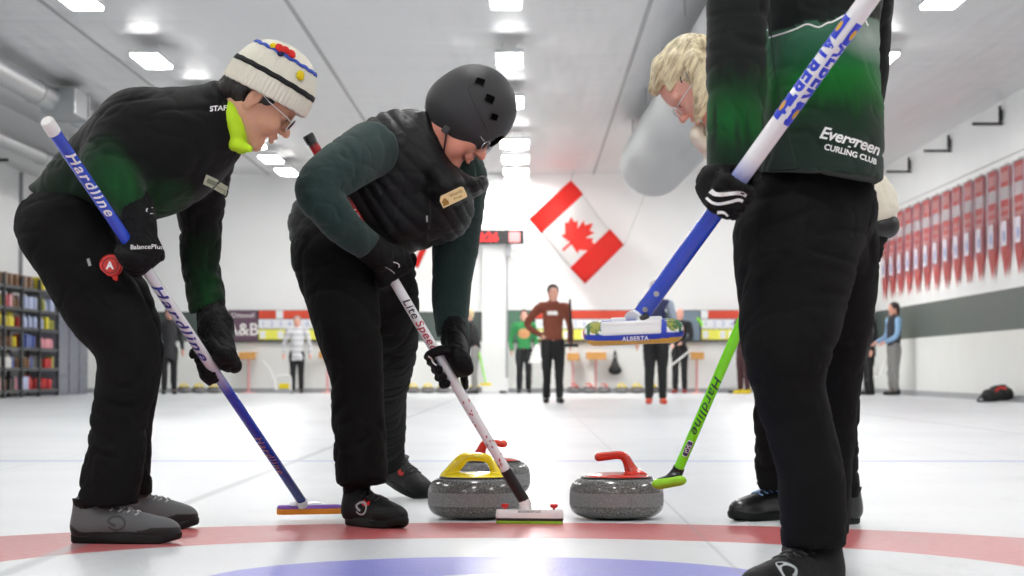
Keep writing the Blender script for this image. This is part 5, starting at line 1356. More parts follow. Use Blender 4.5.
# --- red clip case on the hip
t = thing('clip_case', 'round red clip-on case with a white letter A at the hip', 'case', tuple(P(111, 266, 5.7)))
bt = bvh_of([c for c in PL.children if c.name.startswith('trousers')][0]); h = bt.ray_cast(CAMLOC, (P(111, 266, 5.5) - CAMLOC).normalized(), 20)
pc = h[0] if h[0] is not None else P(111, 266, 5.75)
bm = bmesh.new(); fr = frame_to(Vector((0.05, -1, 0.05))); pr2 = [(0, -.01), (.027, -.01), (.0295, -.006), (.0295, .010), (.026, .016), (0, .017)]
add_lathe(bm, pr2, pc, 28, fr); add_box(bm, pc + Vector((-.006, -.004, -.03)), (.02, .02, .014), None, .003); add_box(bm, pc + Vector((.012, -.004, -.031)), (.014, .02, .014), None, .003); bm_obj('case_body', bm, M_red, t, smooth=True, angle=40)
bm = bmesh.new(); add_lathe(bm, [(.018, .016), (.0195, .0185), (.021, .016)], pc, 28, fr); bm_obj('rim', bm, mat('dark red plastic', S(120, 16, 16), .4), t, smooth=True)
bm = text_mesh('A', .026, cuts=0, bold=.0012); place_bm(bm, lambda x, y: pc + Vector((x, -.0176, y))); bm_obj_raw('letter', bm, M_txtw, t)
h = bt.ray_cast(CAMLOC, (P(84, 261, 5.5) - CAMLOC).normalized(), 20)
tr = [c for c in PL.children if c.name.startswith('trousers')][0]
patch_on(bt, P(84, 261, 5.8), vec_img(.35, .9), vec_img(.9, -.35), .020, .007, M_lace, tr, 'logo_tab', off=.0015)

# ================================================================= player in the helmet
cM = P(461, 122, 6.62); fM = vec_img(.70, .70, -.16); uM = vec_img(.70, -.70, 0)
hv, T, R = head_vol(cM, fM, uM, 1.0, neck=P(424, 146, 6.64), nose=1.15, jowl=.006)
Vh, Qh = hv.build(1)
b = Vol(.012, .03)
b.chain(px_chain([(336, 240, 6.70, 32), (368, 200, 6.69, 38), (398, 172, 6.68, 38), (420, 150, 6.66, 22)]), YAX, .9)
b.chain(px_chain([(336, 262, 6.55, 34), (347, 330, 6.5, 25), (357, 380, 6.5, 20), (360, 440, 6.5, 17), (358, 470, 6.51, 11), (358, 502, 6.53, 9)]))
b.chain(px_chain([(372, 266, 6.75, 32), (386, 322, 6.9, 20), (387, 354, 7.05, 16), (385, 405, 7.35, 13), (389, 452, 7.85, 9)]))
b.chain(px_chain([(367, 150, 6.50, 20), (318, 189, 6.28, 17), (337, 219, 6.3, 13), (368, 246, 6.40, 9), (374, 250, 6.42, 9)]))
b.chain(px_chain([(452, 180, 6.75, 24), (455, 240, 6.78, 17), (451, 290, 6.8, 14), (453, 328, 6.76, 8), (453, 340, 6.74, 8)]))
Vb, Qb = b.build(1); V, Q = join_meshes([(Vh, Qh), (Vb, Qb)])
PM = person_root('person', V, Q, skin_mat('ruddy skin', S(214, 142, 122)), (P(365, 526, 6.5).x, 6.5, 0), 'person bent over a white broom in a black helmet and black quilted vest')
eyes(T, R, 1, PM); glasses(T, R, 1, PM, None, M_frame, None, w=.022, h=.016)
v = Vol(.004, .01); v.ell(T(-.085, 0, -.012), (.03, .055, .04), R); v.ell(T(-.022, -.070, -.01), (.026, .009, .03), R); v.ell(T(-.022, .070, -.01), (.026, .009, .03), R)
M_hairg = mat('grey hair', S(150, 146, 140), .6, var=.3, vscale=120, bump=.4); V, Q = v.build(1); V = wrinkle(V, Q, .004, (60, 60, 20), 3); mesh_obj('hair', V, Q, M_hairg, PM)
# helmet
fE = vec_img(.78, .62, -.14); uE = vec_img(.62, -.78, 0); cE = P(473.5, 107.5, 6.62); TE, ME = head_frame(cE, fE, uE)
v = Vol(.0028, .006); v.ell(cE, (.124, .112, .125), ME, .01); v.ell(TE(-.012, 0, -.035), (.116, .106, .085), ME, .03)
v.ell(TE(0, 0, -.02), (.122, .096, .10), ME, .004, True)
# rim plane: from the nape up to the forehead
n_r = vec_img(-.37, .93, 0); v.cut(P(474, 149, 6.6), n_r, None, 9)
v.ell(TE(.012, -.1, -.078), (.05, .045, .028), ME, .012, True) if False else None
eb = None
hel = vol_obj('helmet', v, mat('matt black helmet shell', S(54, 54, 56), .55, spec=.3, bump=.05), PM, relax=2)
be = bvh_of(hel)
M_hole = mat('dark vent', S(6, 6, 7), .9, spec=.05)
for (px, py, w_, h_) in ((480, 82, .027, .025), (489.5, 99, .029, .025), (494, 117, .024, .021)):
    h = be.ray_cast(CAMLOC, (P(px, py, 5.5) - CAMLOC).normalized(), 20)
    if h[0] is None: continue
    n_ = h[1]; rt_ = vec_img(.93, .36); rt_ = (rt_ - n_ * rt_.dot(n_)).normalized(); up_ = n_.cross(rt_)
    Rv = Matrix((rt_, up_, n_)).transposed()
    bm = bmesh.new(); add_box(bm, h[0] - n_ * .001, (w_, h_, .006), Rv, .003); q_ = bm_obj('vent', bm, M_hole, hel)
    bm = bmesh.new(); pts = [h[0] + n_ * .0022 + rt_ * (w_ * .5 * math.copysign(min(1, abs(math.cos(k)) * 1.35), math.cos(k))) + up_ * (h_ * .5 * math.copysign(min(1, abs(math.sin(k)) * 1.35), math.sin(k))) for k in [i * math.pi / 12 for i in range(25)]]
    add_tube(bm, pts, .0016, 6); bm_obj('vent_rim', bm, M_blackpl, q_, smooth=True)
text_on('D', be, P(504, 139, 6.5), vec_img(.5, .1), vec_img(.5, -.8), .034, mat('blue white sticker', S(96, 130, 220), .3), hel, bold=.0016)
ribbon_on(be, [(-.004, .002), (.004, .006), (.010, .0)], .0012, P(504, 139, 6.5), vec_img(.8, .3), vec_img(.3, -.8), M_txtw, hel, 'sticker_line', off=.002)
# crown ridge
bm = bmesh.new(); pts = []
for q in ((466, 63), (466, 72), (468, 86), (473, 100), (480, 115), (487, 128), (495, 141)):
    h = be.ray_cast(CAMLOC, (P(q[0], q[1], 5.5) - CAMLOC).normalized(), 20)
    if h[0] is not None: pts.append(h[0] + h[1] * .0004)
add_tube(bm, smooth_path(pts, 5), .0016, 8); bm_obj('ridge', bm, MATS['matt black helmet shell'], hel, smooth=True)
# rim roll and chin strap
bm = bmesh.new(); add_tube(bm, [T(-.01, -.078, .02), T(.004, -.077, -.045), T(.035, -.060, -.090), T(.055, -.03, -.118), T(.058, 0, -.122), T(.055, .03, -.118), T(.035, .060, -.090), T(.004, .077, -.045), T(-.01, .078, .02)], .007, 8, flat=.35); add_tube(bm, [T(-.07, -.06, -.02), T(.004, -.0775, -.045)], .007, 8, flat=.35)
bm_obj('chin_strap', bm, M_blackpl, PM, smooth=True)
bm = bmesh.new(); add_box(bm, T(.006, -.079, -.048), (.022, .012, .026), ME, .003); bm_obj('strap_buckle', bm, M_blackpl, PM)
# trousers
v = Vol(.0065, .035)
v.cap(P(332, 248, 6.62), P(362, 254, 6.66), 41 * 6.62 / F, 42 * 6.62 / F, YAX, 1.25)
v.chain(px_chain([(337, 264, 6.55, 41), (347, 325, 6.5, 33), (356, 375, 6.5, 27.5), (359, 430, 6.5, 26), (363, 494, 6.5, 25)]))
v.chain(px_chain([(376, 266, 6.75, 41), (385, 320, 6.9, 33), (387, 352, 7.05, 29), (384, 400, 7.35, 23), (383, 466, 7.82, 20)]))
v.cut(P(363, 485, 6.5), (.04, 0, -1), P(363, 500, 6.5), .12); v.cut(P(383, 461, 7.82), (0, 0, -1), P(383, 474, 7.82), .10)
vol_obj('trousers', v, M_blkfab, PM, wr=dict(amp=.0065, sx=(8, 8, 17), seed=12))
# dark green shirt sleeves
M_dgshirt = mat('dark green marl shirt', S(38, 56, 54), .8, spec=.12, var=.12, vscale=60, bump=.3, sheen=.1)
v = Vol(.0055, .03)
v.chain(px_chain([(370, 150, 6.50, 29), (342, 168, 6.36, 27), (318, 189, 6.28, 24), (333, 214, 6.29, 21), (352, 234, 6.34, 17.5), (368, 246, 6.40, 15)]))
v.chain(px_chain([(452, 178, 6.75, 35), (456, 235, 6.78, 25), (451, 290, 6.8, 19.5), (453, 338, 6.76, 15.5)]))
v.chain(px_chain([(390, 190, 6.68, 36), (412, 168, 6.67, 30)]), YAX, .9); v.chain([(P(416, 160, 6.72), .07), (P(452, 182, 6.76), .085)])
v.cut(P(369, 247, 6.40), vec_img(.8, .6), P(377, 255, 6.40), .045); v.cut(P(453, 332, 6.76), (0, 0, -1), P(453, 346, 6.76), .05)
vol_obj('shirt', v, M_dgshirt, PM, wr=dict(amp=.0036, sx=(10, 10, 15), seed=22))
# quilted vest
def quilt_fn(V, N):
    return np.repeat(np.array(S(24, 26, 27)[:3])[None, :], len(V), 0)
v = Vol(.005, .03)
v.chain(px_chain([(330, 226, 6.70, 42), (356, 204, 6.69, 50), (384, 180, 6.68, 57), (400, 164, 6.67, 54), (414, 148, 6.66, 38)]), YAX, 1.0)
v.cap(P(392, 216, 6.68), P(438, 208, 6.66), 42 * 6.6 / F, 36 * 6.6 / F, YAX, 1.1)
v.cap(P(428, 150, 6.66), P(447, 190, 6.62), 15 * 6.6 / F, 22 * 6.6 / F, YAX, 2.4)
v.chain([(P(425, 116, 6.60), .018), (P(430, 146, 6.57), .026), (P(444, 178, 6.57), .028)], None, 1, .015)
v.chain([(P(446, 184, 6.62), .028), (P(476, 186, 6.60), .024), (P(484, 180, 6.60), .012)], YAX, 3.0)
v.cut(P(350, 250, 6.6), vec_img(-.16, 1.0), P(355, 280, 6.6), .30, .004)
# armhole on the near side, and the neck opening
V, Q = v.build(2)
ax_ = np.array(vec_img(-.80, .60)); q_ = V @ ax_; N_ = normals(V, Q); bend = q_ + .012 * np.sin(V[:, 0] * 20) + .02 * (vnoise(V * 7) - .5)
cell = .036; ph = (bend / cell) % 1.0; puff = np.abs(np.sin(math.pi * ph)) ** .55; V = V + N_ * ((puff - .6) * .005)[:, None]; V = wrinkle(V, Q, .003, (14, 14, 20), 31)
vest = mesh_obj('quilted_vest', V, Q, mat('black quilted nylon', S(17, 18, 20), .5, spec=.25, var=.15, vscale=20, bump=.2, bscale=120), PM)
bvv = bvh_of(vest)
# name badge and zip
h = bvv.ray_cast(CAMLOC, (P(453, 197, 5.5) - CAMLOC).normalized(), 20)
pb = (h[0] if h[0] is not None else P(453, 197, 6.35)) ; pb = Vector((P(453, 197, pb.y).x, pb.y - .012, P(453, 197, pb.y).z))
pb = P(453, 197, pb.y - .02)
r_ = vec_img(.90, -.43, .0); u_ = vec_img(-.43, -.90, .0).normalized(); n_ = r_.cross(u_)
Rb = Matrix((r_, u_, n_)).transposed(); bm = bmesh.new()
pts = [(-.038, -.017), (.034, -.017), (.038, -.013), (.038, .012), (.032, .017), (-.03, .017), (-.038, .006)]
fr_ = [bm.verts.new(pb + Rb @ Vector((x, y, .003))) for x, y in pts]; bk_ = [bm.verts.new(pb + Rb @ Vector((x, y, -.001))) for x, y in pts]
bm.faces.new(fr_); bm.faces.new(bk_[::-1])
for i in range(len(pts)): bm.faces.new((fr_[i], bk_[i], bk_[(i + 1) % len(pts)], fr_[(i + 1) % len(pts)]))
bd = bm_obj('name_badge', bm, mat('pale gold badge', S(226, 196, 146), .35), vest)
M_bprint = mat('brown badge print', S(150, 104, 30), .5)
for (tx, cx_, cy_, sz) in (('Wendy', .012, .0055, .0135), ('Frost', .012, -.007, .011)):
    bm = text_mesh(tx, sz, cuts=0, bold=.0002); place_bm(bm, lambda x, y: pb + Rb @ Vector((x + cx_, y + cy_, .0036))); bm_obj_raw('lettering', bm, M_bprint, bd)
bm = bmesh.new(); vs = [bm.verts.new(pb + Rb @ Vector((x, y, .0036))) for x, y in ((-.035, -.013), (-.018, -.013), (-.016, -.005), (-.020, .004), (-.025, .008), (-.030, .003), (-.034, .002))]; bm.faces.new(vs); bm_obj_raw('badge_crest', bm, M_bprint, bd)
ribbon_on(bvv, [(-.03, .12), (-.02, .03), (-.03, -.06), (-.06, -.14)], .0035, P(435, 215, 6.4), (1, 0, 0), (0, 0, 1), M_pipe, vest, 'front_zip', off=.0015)
h = bvv.ray_cast(CAMLOC, (P(427, 219, 5.5) - CAMLOC).normalized(), 20)
if h[0] is not None:
    bm = bmesh.new(); add_box(bm, h[0] + Vector((0, -.004, 0)), (.005, .004, .018), None, .001); bm_obj('zip_pull', bm, M_metal, vest)
# gloves
bu = (MT - MB_).normalized(); v = Vol(.0032, .01); cg = on_shaft(MT, MB_, 386)
glove_vol(v, cg, bu, (.25, -1, .35), vec_img(.5, .85), .0165, P(371, 249, 6.41), 1.0, wr=.036)
v.cap(P(368, 245, 6.40), P(380, 257, 6.43), .040, .038, None, 1, .02)
g1 = vol_obj('glove', v, M_glove, PM, wr=dict(amp=.004, sx=(25, 25, 25), seed=14)); bg = bvh_of(g1)
ribbon_on(bg, [(-.012, .006), (.0, .0), (.012, -.010)], .0012, P(385, 266, 6.2), (1, 0, 0), (0, 0, 1), M_lace, g1, 'finger_piping')
ribbon_on(bg, [(-.010, .010), (.0, .008), (.006, .002), (.004, -.004)], .0012, P(392, 262, 6.2), (1, 0, 0), (0, 0, 1), M_txtw, g1, 'finger_piping')
v = Vol(.0032, .01); cg = on_shaft(MT, MB_, 446)
glove_vol(v, cg, bu, (.75, .45, .2), vec_img(-.35, .9), .0165, P(456, 338, 6.72), 1.08, wr=.036)
v.cap(P(454, 326, 6.75), P(455, 345, 6.72), .037, .038, None, 1, .02)
v.chain([(P(462, 350, 6.70), .020), (P(464, 370, 6.66), .016), (P(465, 386, 6.64), .011)], None, 1, .012)
v.chain([(P(452, 358, 6.68), .018), (P(440, 366, 6.60), .013), (P(431, 359, 6.58), .011)], None, 1, .008)
g2 = vol_obj('glove', v, M_glove, PM, wr=dict(amp=.004, sx=(25, 25, 25), seed=16)); bg = bvh_of(g2)
ribbon_on(bg, [(-.018, .014), (-.010, .008), (-.004, -.004), (.006, -.012)], .0022, P(433, 361, 6.4), (1, 0, 0), (0, 0, 1), M_txtw, g2, 'finger_piping')
# shoes
M_kshoe = mat('black knit upper', S(26, 27, 28), .6, spec=.2, var=.3, vscale=80, bump=.4); M_ksole = mat('dark rubber sole', S(22, 24, 24), .6, spec=.2); M_slogo = mat('silver print', S(176, 180, 182), .4)
shoe(PM, (P(348, 515, 6.56).x, 6.555, 0), (.60, -.62, 0), .245, upper=M_kshoe, sole=M_ksole, laces=M_blackpl, logo=M_slogo, accent=M_red, side=1, sock=.15)
shoe(PM, (P(386, 484, 8.0).x, 8.02, 0), (.55, -.75, 0), .27, lift=.004, pitch=.22, upper=M_kshoe, sole=M_ksole, laces=M_blackpl, accent=M_red, side=1)
# ================================================================= player in the dark green printed jacket, seen from behind
cR = P(812, -205, 4.6)
hv, T, R = head_vol(cR, (-.72, .66, -.2), (0, .1, 1), 1.0, neck=P(820, -130, 4.62), res=.004)
Vh, Qh = hv.build(1)
b = Vol(.012, .03)
b.chain(px_chain([(812, 215, 4.68, 30), (818, 60, 4.64, 36), (822, -70, 4.62, 50), (820, -125, 4.62, 30)]), YAX, 1.0)
b.chain([(P(768, -105, 4.52), .075), (P(862, -105, 4.72), .075)])
b.chain(px_chain([(800, 245, 4.62, 32), (790, 320, 4.54, 32), (787, 380, 4.5, 26), (808, 460, 4.5, 22), (818, 540, 4.53, 10), (821, 572, 4.53, 9)]))
b.chain(px_chain([(828, 235, 4.75, 36), (836, 300, 4.85, 34), (828, 380, 4.9, 24), (824, 460, 4.95, 20), (824, 540, 5.0, 13), (824, 550, 5.02, 12)]))
b.chain(px_chain([(748, -100, 4.52, 30), (738, 30, 4.48, 21), (735, 150, 4.46, 14), (731, 174, 4.45, 12)]))
b.chain(px_chain([(866, -95, 4.75, 26), (866, 40, 4.84, 18), (862, 120, 4.95, 12), (852, 158, 5.05, 9)]))
Vb, Qb = b.build(1); V, Q = join_meshes([(Vh, Qh), (Vb, Qb)])
PR = person_root('person', V, Q, MATS['light tan skin'], (P(820, 590, 4.6).x, 4.6, 0), 'person standing with back turned in a green printed club jacket, holding a raised broom')
v = Vol(.006, .02); v.ell(T(-.02, 0, .03), (.108, .09, .095), R); v.ell(T(-.07, 0, -.03), (.04, .07, .06), R)
V, Q = v.build(1); V = wrinkle(V, Q, .004, (50, 50, 12), 3); mesh_obj('hair', V, Q, mat('brown hair', S(70, 50, 38), .5, var=.3, vscale=90, bump=.4), PR)
# --- trousers
v = Vol(.0065, .035)
v.cap(P(798, 188, 4.64), P(822, 188, 4.66), 44 * 4.6 / F, 48 * 4.6 / F, YAX, 1.0)
v.cap(P(798, 208, 4.62), P(824, 208, 4.66), 52 * 4.6 / F, 53 * 4.6 / F, YAX, 1.05)
v.chain(px_chain([(797, 240, 4.60, 64), (791, 310, 4.54, 53), (786, 355, 4.5, 43), (789, 390, 4.5, 36), (803, 440, 4.5, 34), (811, 480, 4.5, 34), (815, 556, 4.52, 32)]))
v.chain(px_chain([(826, 235, 4.75, 54), (832, 310, 4.85, 42), (828, 380, 4.9, 34), (824, 460, 4.95, 30), (822, 540, 5.0, 27)]))
v.cut(P(815, 547, 4.52), (0, 0, -1), P(815, 562, 4.52), .10); v.cut(P(822, 535, 5.0), (0, 0, -1), P(822, 550, 5.0), .09)
trR = vol_obj('trousers', v, M_blkfab, PR, wr=dict(amp=.0058, sx=(7, 7, 16), seed=42))
# --- jacket: print of a snowy ridge, mist, bright forest and dark trees
def yz(py, D=4.5): return P(825, py, D).z
def jacket_print(V, N):
    x, z = V[:, 0], V[:, 2]; out = np.zeros((len(V), 3))
    n1 = vnoise(V * np.array([95, 95, 11])[None, :]) * .7 + vnoise(V * np.array([190, 190, 30])[None, :]) * .3; n2 = vnoise(V * np.array([14, 14, 9])[None, :] + 5)
    X0, X1 = P(766, 50, 4.5).x, P(884, 50, 4.5).x
    top = np.interp(x, [P(q, 50, 4.5).x for q in (767, 790, 800, 810, 821, 836, 850, 859, 875)], [yz(q) for q in (29, 27, 24, 20, 24, 19, 12, 9, 16)])
    stops = [(yz(178), S(30, 46, 40)), (yz(135), S(26, 42, 35)), (yz(112), S(14, 46, 24)), (yz(96), S(12, 84, 28)), (yz(76), S(15, 98, 36)), (yz(60), S(30, 88, 56)), (yz(36), S(54, 100, 78)), (yz(20), S(62, 100, 82))]
    zz = z + (n2 - .5) * .03 + (n1 - .5) * .035 * (z < yz(85))
    for c in range(3): out[:, c] = np.interp(zz, [s_[0] for s_ in stops], [s_[1][c] for s_ in stops])
    mist = np.clip(1 - np.hypot((x - P(872, 30, 4.5).x) / .075, (z - yz(34)) / .055), 0, 1)[:, None]
    out = out * (1 - mist * .8) + np.array(S(168, 178, 172)[:3])[None, :] * mist * .8
    above = z > top; out[above] = np.array(S(25, 30, 29)[:3])
    # the near sleeve: black, with forest green from the elbow down
    arm = (x < P(766, 50, 4.45).x + .002) & (V[:, 1] < 4.60)
    w = np.clip(1 - np.abs(z - yz(118) + (n2 - .5) * .05 + (n1 - .5) * .06) / .105, 0, 1) * np.clip(-.05 + n1 * 1.7, 0, 1)
    cs = np.array(S(20, 24, 23)[:3])[None, :] * (1 - w[:, None]) + np.array(S(12, 84, 34)[:3])[None, :] * w[:, None]
    low = np.clip((yz(140) - z) / .05, 0, 1)[:, None]; cs = cs * (1 - low) + np.array(S(22, 44, 32)[:3])[None, :] * low
    out[arm] = cs[arm]
    far = (x > P(873, 50, 4.7).x) & (V[:, 1] > 4.62); out[far] = np.array(S(17, 18, 18)[:3])
    return np.clip(out, 0, 1)
v = Vol(.0055, .03)
v.chain(px_chain([(818, 190, 4.60, 64), (823, 140, 4.61, 60), (824, 100, 4.62, 58), (822, 40, 4.62, 58), (820, -60, 4.62, 66), (820, -100, 4.62, 52)]), YAX, 1.15)
v.chain([(P(768, -100, 4.52), .088), (P(862, -100, 4.72), .088)])
v.cap(P(820, -118, 4.62), P(818, -150, 4.62), .075, .062, None, 1, .02)
v.k = .012
v.chain(px_chain([(746, -98, 4.52, 36), (738, 20, 4.49, 30), (737, 110, 4.47, 29.5), (733, 180, 4.46, 29)]))
v.chain(px_chain([(866, -92, 4.75, 30), (868, 30, 4.82, 22), (864, 110, 4.92, 19), (848, 165, 5.05, 17)]))
v.cut(P(825, 175, 4.50), vec_img(-.06, 1), P(825, 200, 4.62), .22, .004)
v.cut(P(732, 171, 4.44), vec_img(0.02, 1), P(732, 190, 4.46), .085, .004)
jr = vol_obj('jacket', v, M_jkt, PR, wr=dict(amp=.0055, sx=(9, 9, 13), seed=48), colfn=jacket_print)
bj = bvh_of(jr); 
rib_px(bj, [(767.5, 29), (778, 28), (790, 26.5), (800, 24), (810, 20.5), (821, 24), (830, 20), (836, 18.5), (848, 12), (859, 9), (868, 12), (874, 20)], 4.45, .9, M_txtw, jr, 'ridge_line')
M_seamg = mat('dark green seam', S(12, 50, 22), .7)
rib_px(bj, [(776, -10), (778, 30), (783, 80), (790, 120), (798, 165)], 4.45, .5, M_seamg, jr, 'back_seam')
rib_px(bj, [(766.5, 167), (800, 164), (840, 163), (880, 168)], 4.45, .6, mat('hem stitching', S(18, 30, 26), .8), jr, 'hem_stitch')
rr_, ru_ = vec_img(.972, .235), vec_img(.235, -.972)
text_on('Evergreen', bj, P(865, 131, 4.3), rr_, ru_, .033, M_txtw, jr, shear=.25, spacing=.95, bold=.0007, sx=1.0)
text_on('CURLING CLUB', bj, P(865, 145, 4.3), rr_, ru_, .0158, M_txtw, jr, spacing=1.0, bold=.0005)
# --- gloves
bu = (RT - RB).normalized(); cg = on_shaft(RT, RB, 729)
v = Vol(.0028, .010); glove_vol(v, cg, bu, (-.85, .15, -.5), (0, -1, 0), .019, P(730, 176, 4.44), .90, wr=.034)
v.cap(P(731, 170, 4.45), P(727, 184, 4.43), .042, .036, None, 1, .02); v.cap(P(714, 188, 4.41), P(716, 200, 4.40), .024, .022, None, 1, .02)
v.cut(P(731, 166, 4.45), vec_img(-.02, -1))
gr = vol_obj('glove', v, M_glove, PR, wr=dict(amp=.003, sx=(25, 25, 25), seed=54)); bg = bvh_of(gr)
rib_px(bg, [(713, 188), (718, 192), (727, 192.5), (738, 191.5), (745, 192), (749, 194)], 4.3, (2.4, 1.4), M_txtw, gr, 'white_stripe')
rib_px(bg, [(709, 195), (714, 200), (722, 202), (733, 200), (741, 198), (746, 199.5)], 4.3, (1.3, 1.6), M_txtw, gr, 'white_stripe')
rib_px(bg, [(705, 204), (709, 209), (718, 210.5), (726, 210.5), (731, 214)], 4.3, (2.6, 1.0), M_txtw, gr, 'white_stripe')
v = Vol(.004, .012); v.chain([(P(850, 160, 5.06), .036), (P(843, 178, 5.10), .044), (P(836, 190, 5.08), .034)])
for i in range(4): v.chain([(P(838 + i * 4, 188, 5.05 + i * .022), .012), (P(832 + i * 4, 200, 5.03 + i * .022), .012), (P(838 + i * 4, 206, 5.06 + i * .022), .010)], None, 1, .003)
v.chain([(P(846, 176, 5.02), .015), (P(836, 186, 5.00), .013), (P(832, 194, 5.0), .011)], None, 1, .004); vol_obj('glove', v, M_glove, PR)
shoe(PR, (P(837, 580, 4.56).x, 4.565, 0), (-.70, -.71, 0), .285, upper=mat('black woven upper', S(20, 20, 22), .6, spec=.2, var=.3, vscale=80, bump=.4), sole=mat('grey black sole', S(52, 54, 56), .6), laces=M_blackpl, logo=M_slogo, side=-1, logo_x=.2, sock=.15)
shoe(PR, (P(824, 550, 4.98).x, 4.975, 0), (-.12, 1, 0), .27, upper=MATS['black woven upper'], sole=MATS['grey black sole'], laces=M_blackpl, side=-1)

# ================================================================= blond player bent over behind
cW = P(697, 81, 6.32); fW = vec_img(-.563, .826, -.05); uW = vec_img(-.826, -.563, 0)
hv, T, R = head_vol(cW, fW, uW, .98, neck=P(728, 122, 6.38), nose=.95)
Vh, Qh = hv.build(1)
b = Vol(.012, .03)
b.chain(px_chain([(728, 124, 6.38, 22), (775, 155, 6.4, 34), (835, 190, 6.42, 36), (860, 215, 6.43, 26)]), YAX, 1.1)
b.chain(px_chain([(860, 225, 6.42, 24), (843, 330, 6.45, 18), (840, 400, 6.5, 15), (842, 490, 6.58, 11), (845, 505, 6.60, 10)]))
b.chain(px_chain([(852, 225, 6.5, 24), (806, 330, 6.6, 18), (786, 400, 6.70, 15), (782, 485, 6.80, 11), (784, 500, 6.81, 10)]))
b.chain(px_chain([(750, 145, 6.28, 20), (772, 215, 6.24, 14), (768, 262, 6.3, 10)])); b.chain(px_chain([(752, 145, 6.52, 20), (772, 236, 6.5, 13), (786, 228, 6.3, 9)]))
Vb, Qb = b.build(1); V, Q = join_meshes([(Vh, Qh), (Vb, Qb)])
PW = person_root('person', V, Q, skin_mat('pale pink skin', S(222, 168, 150)), (P(810, 521, 6.6).x, 6.6, 0), 'blond person with glasses bent over behind the green jacket, in cream top and black trousers')
eyes(T, R, 1, PW); glasses(T, R, 1, PW, None, mat('clear glasses frame', S(220, 226, 230), .2), None, w=.021, h=.015)
# hair
M_blond = mat('blond hair', S(214, 192, 142), .5, spec=.4, var=.45, vscale=26, bump=.5, bscale=120)
def strands(V, N):
    U = V - np.array(cW); ang = U @ np.array(fW) ; lat = U[:, 1]; upc = U @ np.array(uW)
    a = np.arctan2(ang, upc) ; n = vnoise(np.stack([upc * 150 + ang * 25, lat * 110, ang * 9], 1)) * .55 + vnoise(np.stack([upc * 320 + ang * 40, lat * 240, ang * 16 + 7], 1)) * .45
    c0, c1 = np.array(S(232, 220, 182)[:3]), np.array(S(142, 122, 92)[:3]); w = np.clip((n - .3) * 2.0, 0, 1)[:, None]
    return c0[None, :] * (1 - w) + c1[None, :] * w
v = Vol(.0036, .014); v.ell(T(-.024, 0, .036), (.094, .085, .088), R)
v.cap(T(.02, 0, .108), T(.088, -.012, .088), .026, .014, None, 1, .02); v.cap(T(.03, -.03, .10), T(.088, -.03, .078), .022, .011, None, 1, .02); v.cap(T(.03, .03, .10), T(.088, .03, .078), .022, .012, None, 1, .02)
v.cap(T(.0, .055, .085), T(.072, .056, .05), .024, .010, None, 1, .02); v.cap(T(.0, -.055, .085), T(.072, -.056, .05), .024, .010, None, 1, .02)
v.ell(T(-.085, 0, -.02), (.035, .075, .07), R)
for sy in (-1, 1): v.chain([(T(-.02, sy * .078, .03), .022), (T(-.035, sy * .086, -.03), .026), (T(-.022, sy * .084, -.09), .022), (T(-.002, sy * .076, -.125), .012)], None, 1, .02)
v.chain([(P(694, 60, 6.245), .022), (P(699, 76, 6.235), .026), (P(702, 96, 6.235), .024), (P(699, 113, 6.245), .015), (P(696, 121, 6.25), .006)], None, 1, .015)
V, Q = v.build(2); V = wrinkle(V, Q, .0016, (40, 40, 40), 3, dirs=[list(uW * 1.6), [0, 1.6, 0], list(fW * .22)]); N_ = normals(V, Q)
cols = np.ones((len(V), 4)); cols[:, :3] = strands(V, N_); hw_ = mesh_obj('hair', V, Q, vcmat('blond strands', .45, .4, .4, 200), PW, True, None, cols)
bh = bvh_of(hw_)
rib_px(bh, [(686.5, 64.5), (687.5, 69), (690, 73.5)], 6.0, (.5, .9), mat('dark hair clip', S(40, 36, 34), .3), hw_, 'hair_clip', off=.003); rib_px(bh, [(689, 65), (690.5, 69), (692.5, 73)], 6.1, .6, M_metal, hw_, 'hair_clip', off=.003)
# cream jacket
M_cream = mat('cream fabric', S(232, 226, 208), .8, var=.06, vscale=20, bump=.3, sheen=.1)
v = Vol(.006, .03)
v.chain(px_chain([(733, 132, 6.38, 30), (780, 160, 6.40, 42), (835, 190, 6.42, 44), (865, 206, 6.43, 33)]), YAX, 1.15)
v.chain([(P(699, 127, 6.34), .009), (P(696, 136, 6.33), .013), (P(706, 147, 6.35), .016), (P(718, 152, 6.37), .035)], YAX, 1.8, .010)
v.chain(px_chain([(750, 147, 6.28, 28), (772, 215, 6.22, 20), (768, 256, 6.28, 15)])); v.chain(px_chain([(752, 147, 6.52, 28), (772, 236, 6.5, 19), (784, 229, 6.34, 15)]))
v.cut(P(884, 232, 6.43), vec_img(.35, 1), P(870, 262, 6.43), .16); v.cut(P(768, 254, 6.28), vec_img(-.05, 1), P(768, 266, 6.28), .06)
jw = vol_obj('jacket', v, M_cream, PW, wr=dict(amp=.006, sx=(12, 12, 14), seed=61))
v = Vol(.006, .01); v.cap(P(858, 228, 6.43), P(886, 226, 6.43), .050, .036, YAX, 2.4); v.cut(P(884, 219, 6.43), vec_img(-.35, -1)); 
vol_obj('jacket_hem', v, M_blackpl if False else MATS['black piping'], PW)
v = Vol(.0065, .03)
v.cap(P(852, 220, 6.42), P(858, 230, 6.46), 29 * 6.4 / F, 27 * 6.4 / F, YAX, 1.3)
v.chain(px_chain([(858, 238, 6.42, 27), (843, 330, 6.45, 23), (840, 400, 6.5, 21), (838, 502, 6.55, 20)]))
v.chain(px_chain([(850, 240, 6.5, 32), (808, 330, 6.6, 28), (780, 400, 6.68, 25), (778, 450, 6.74, 23), (778, 500, 6.79, 19)]))
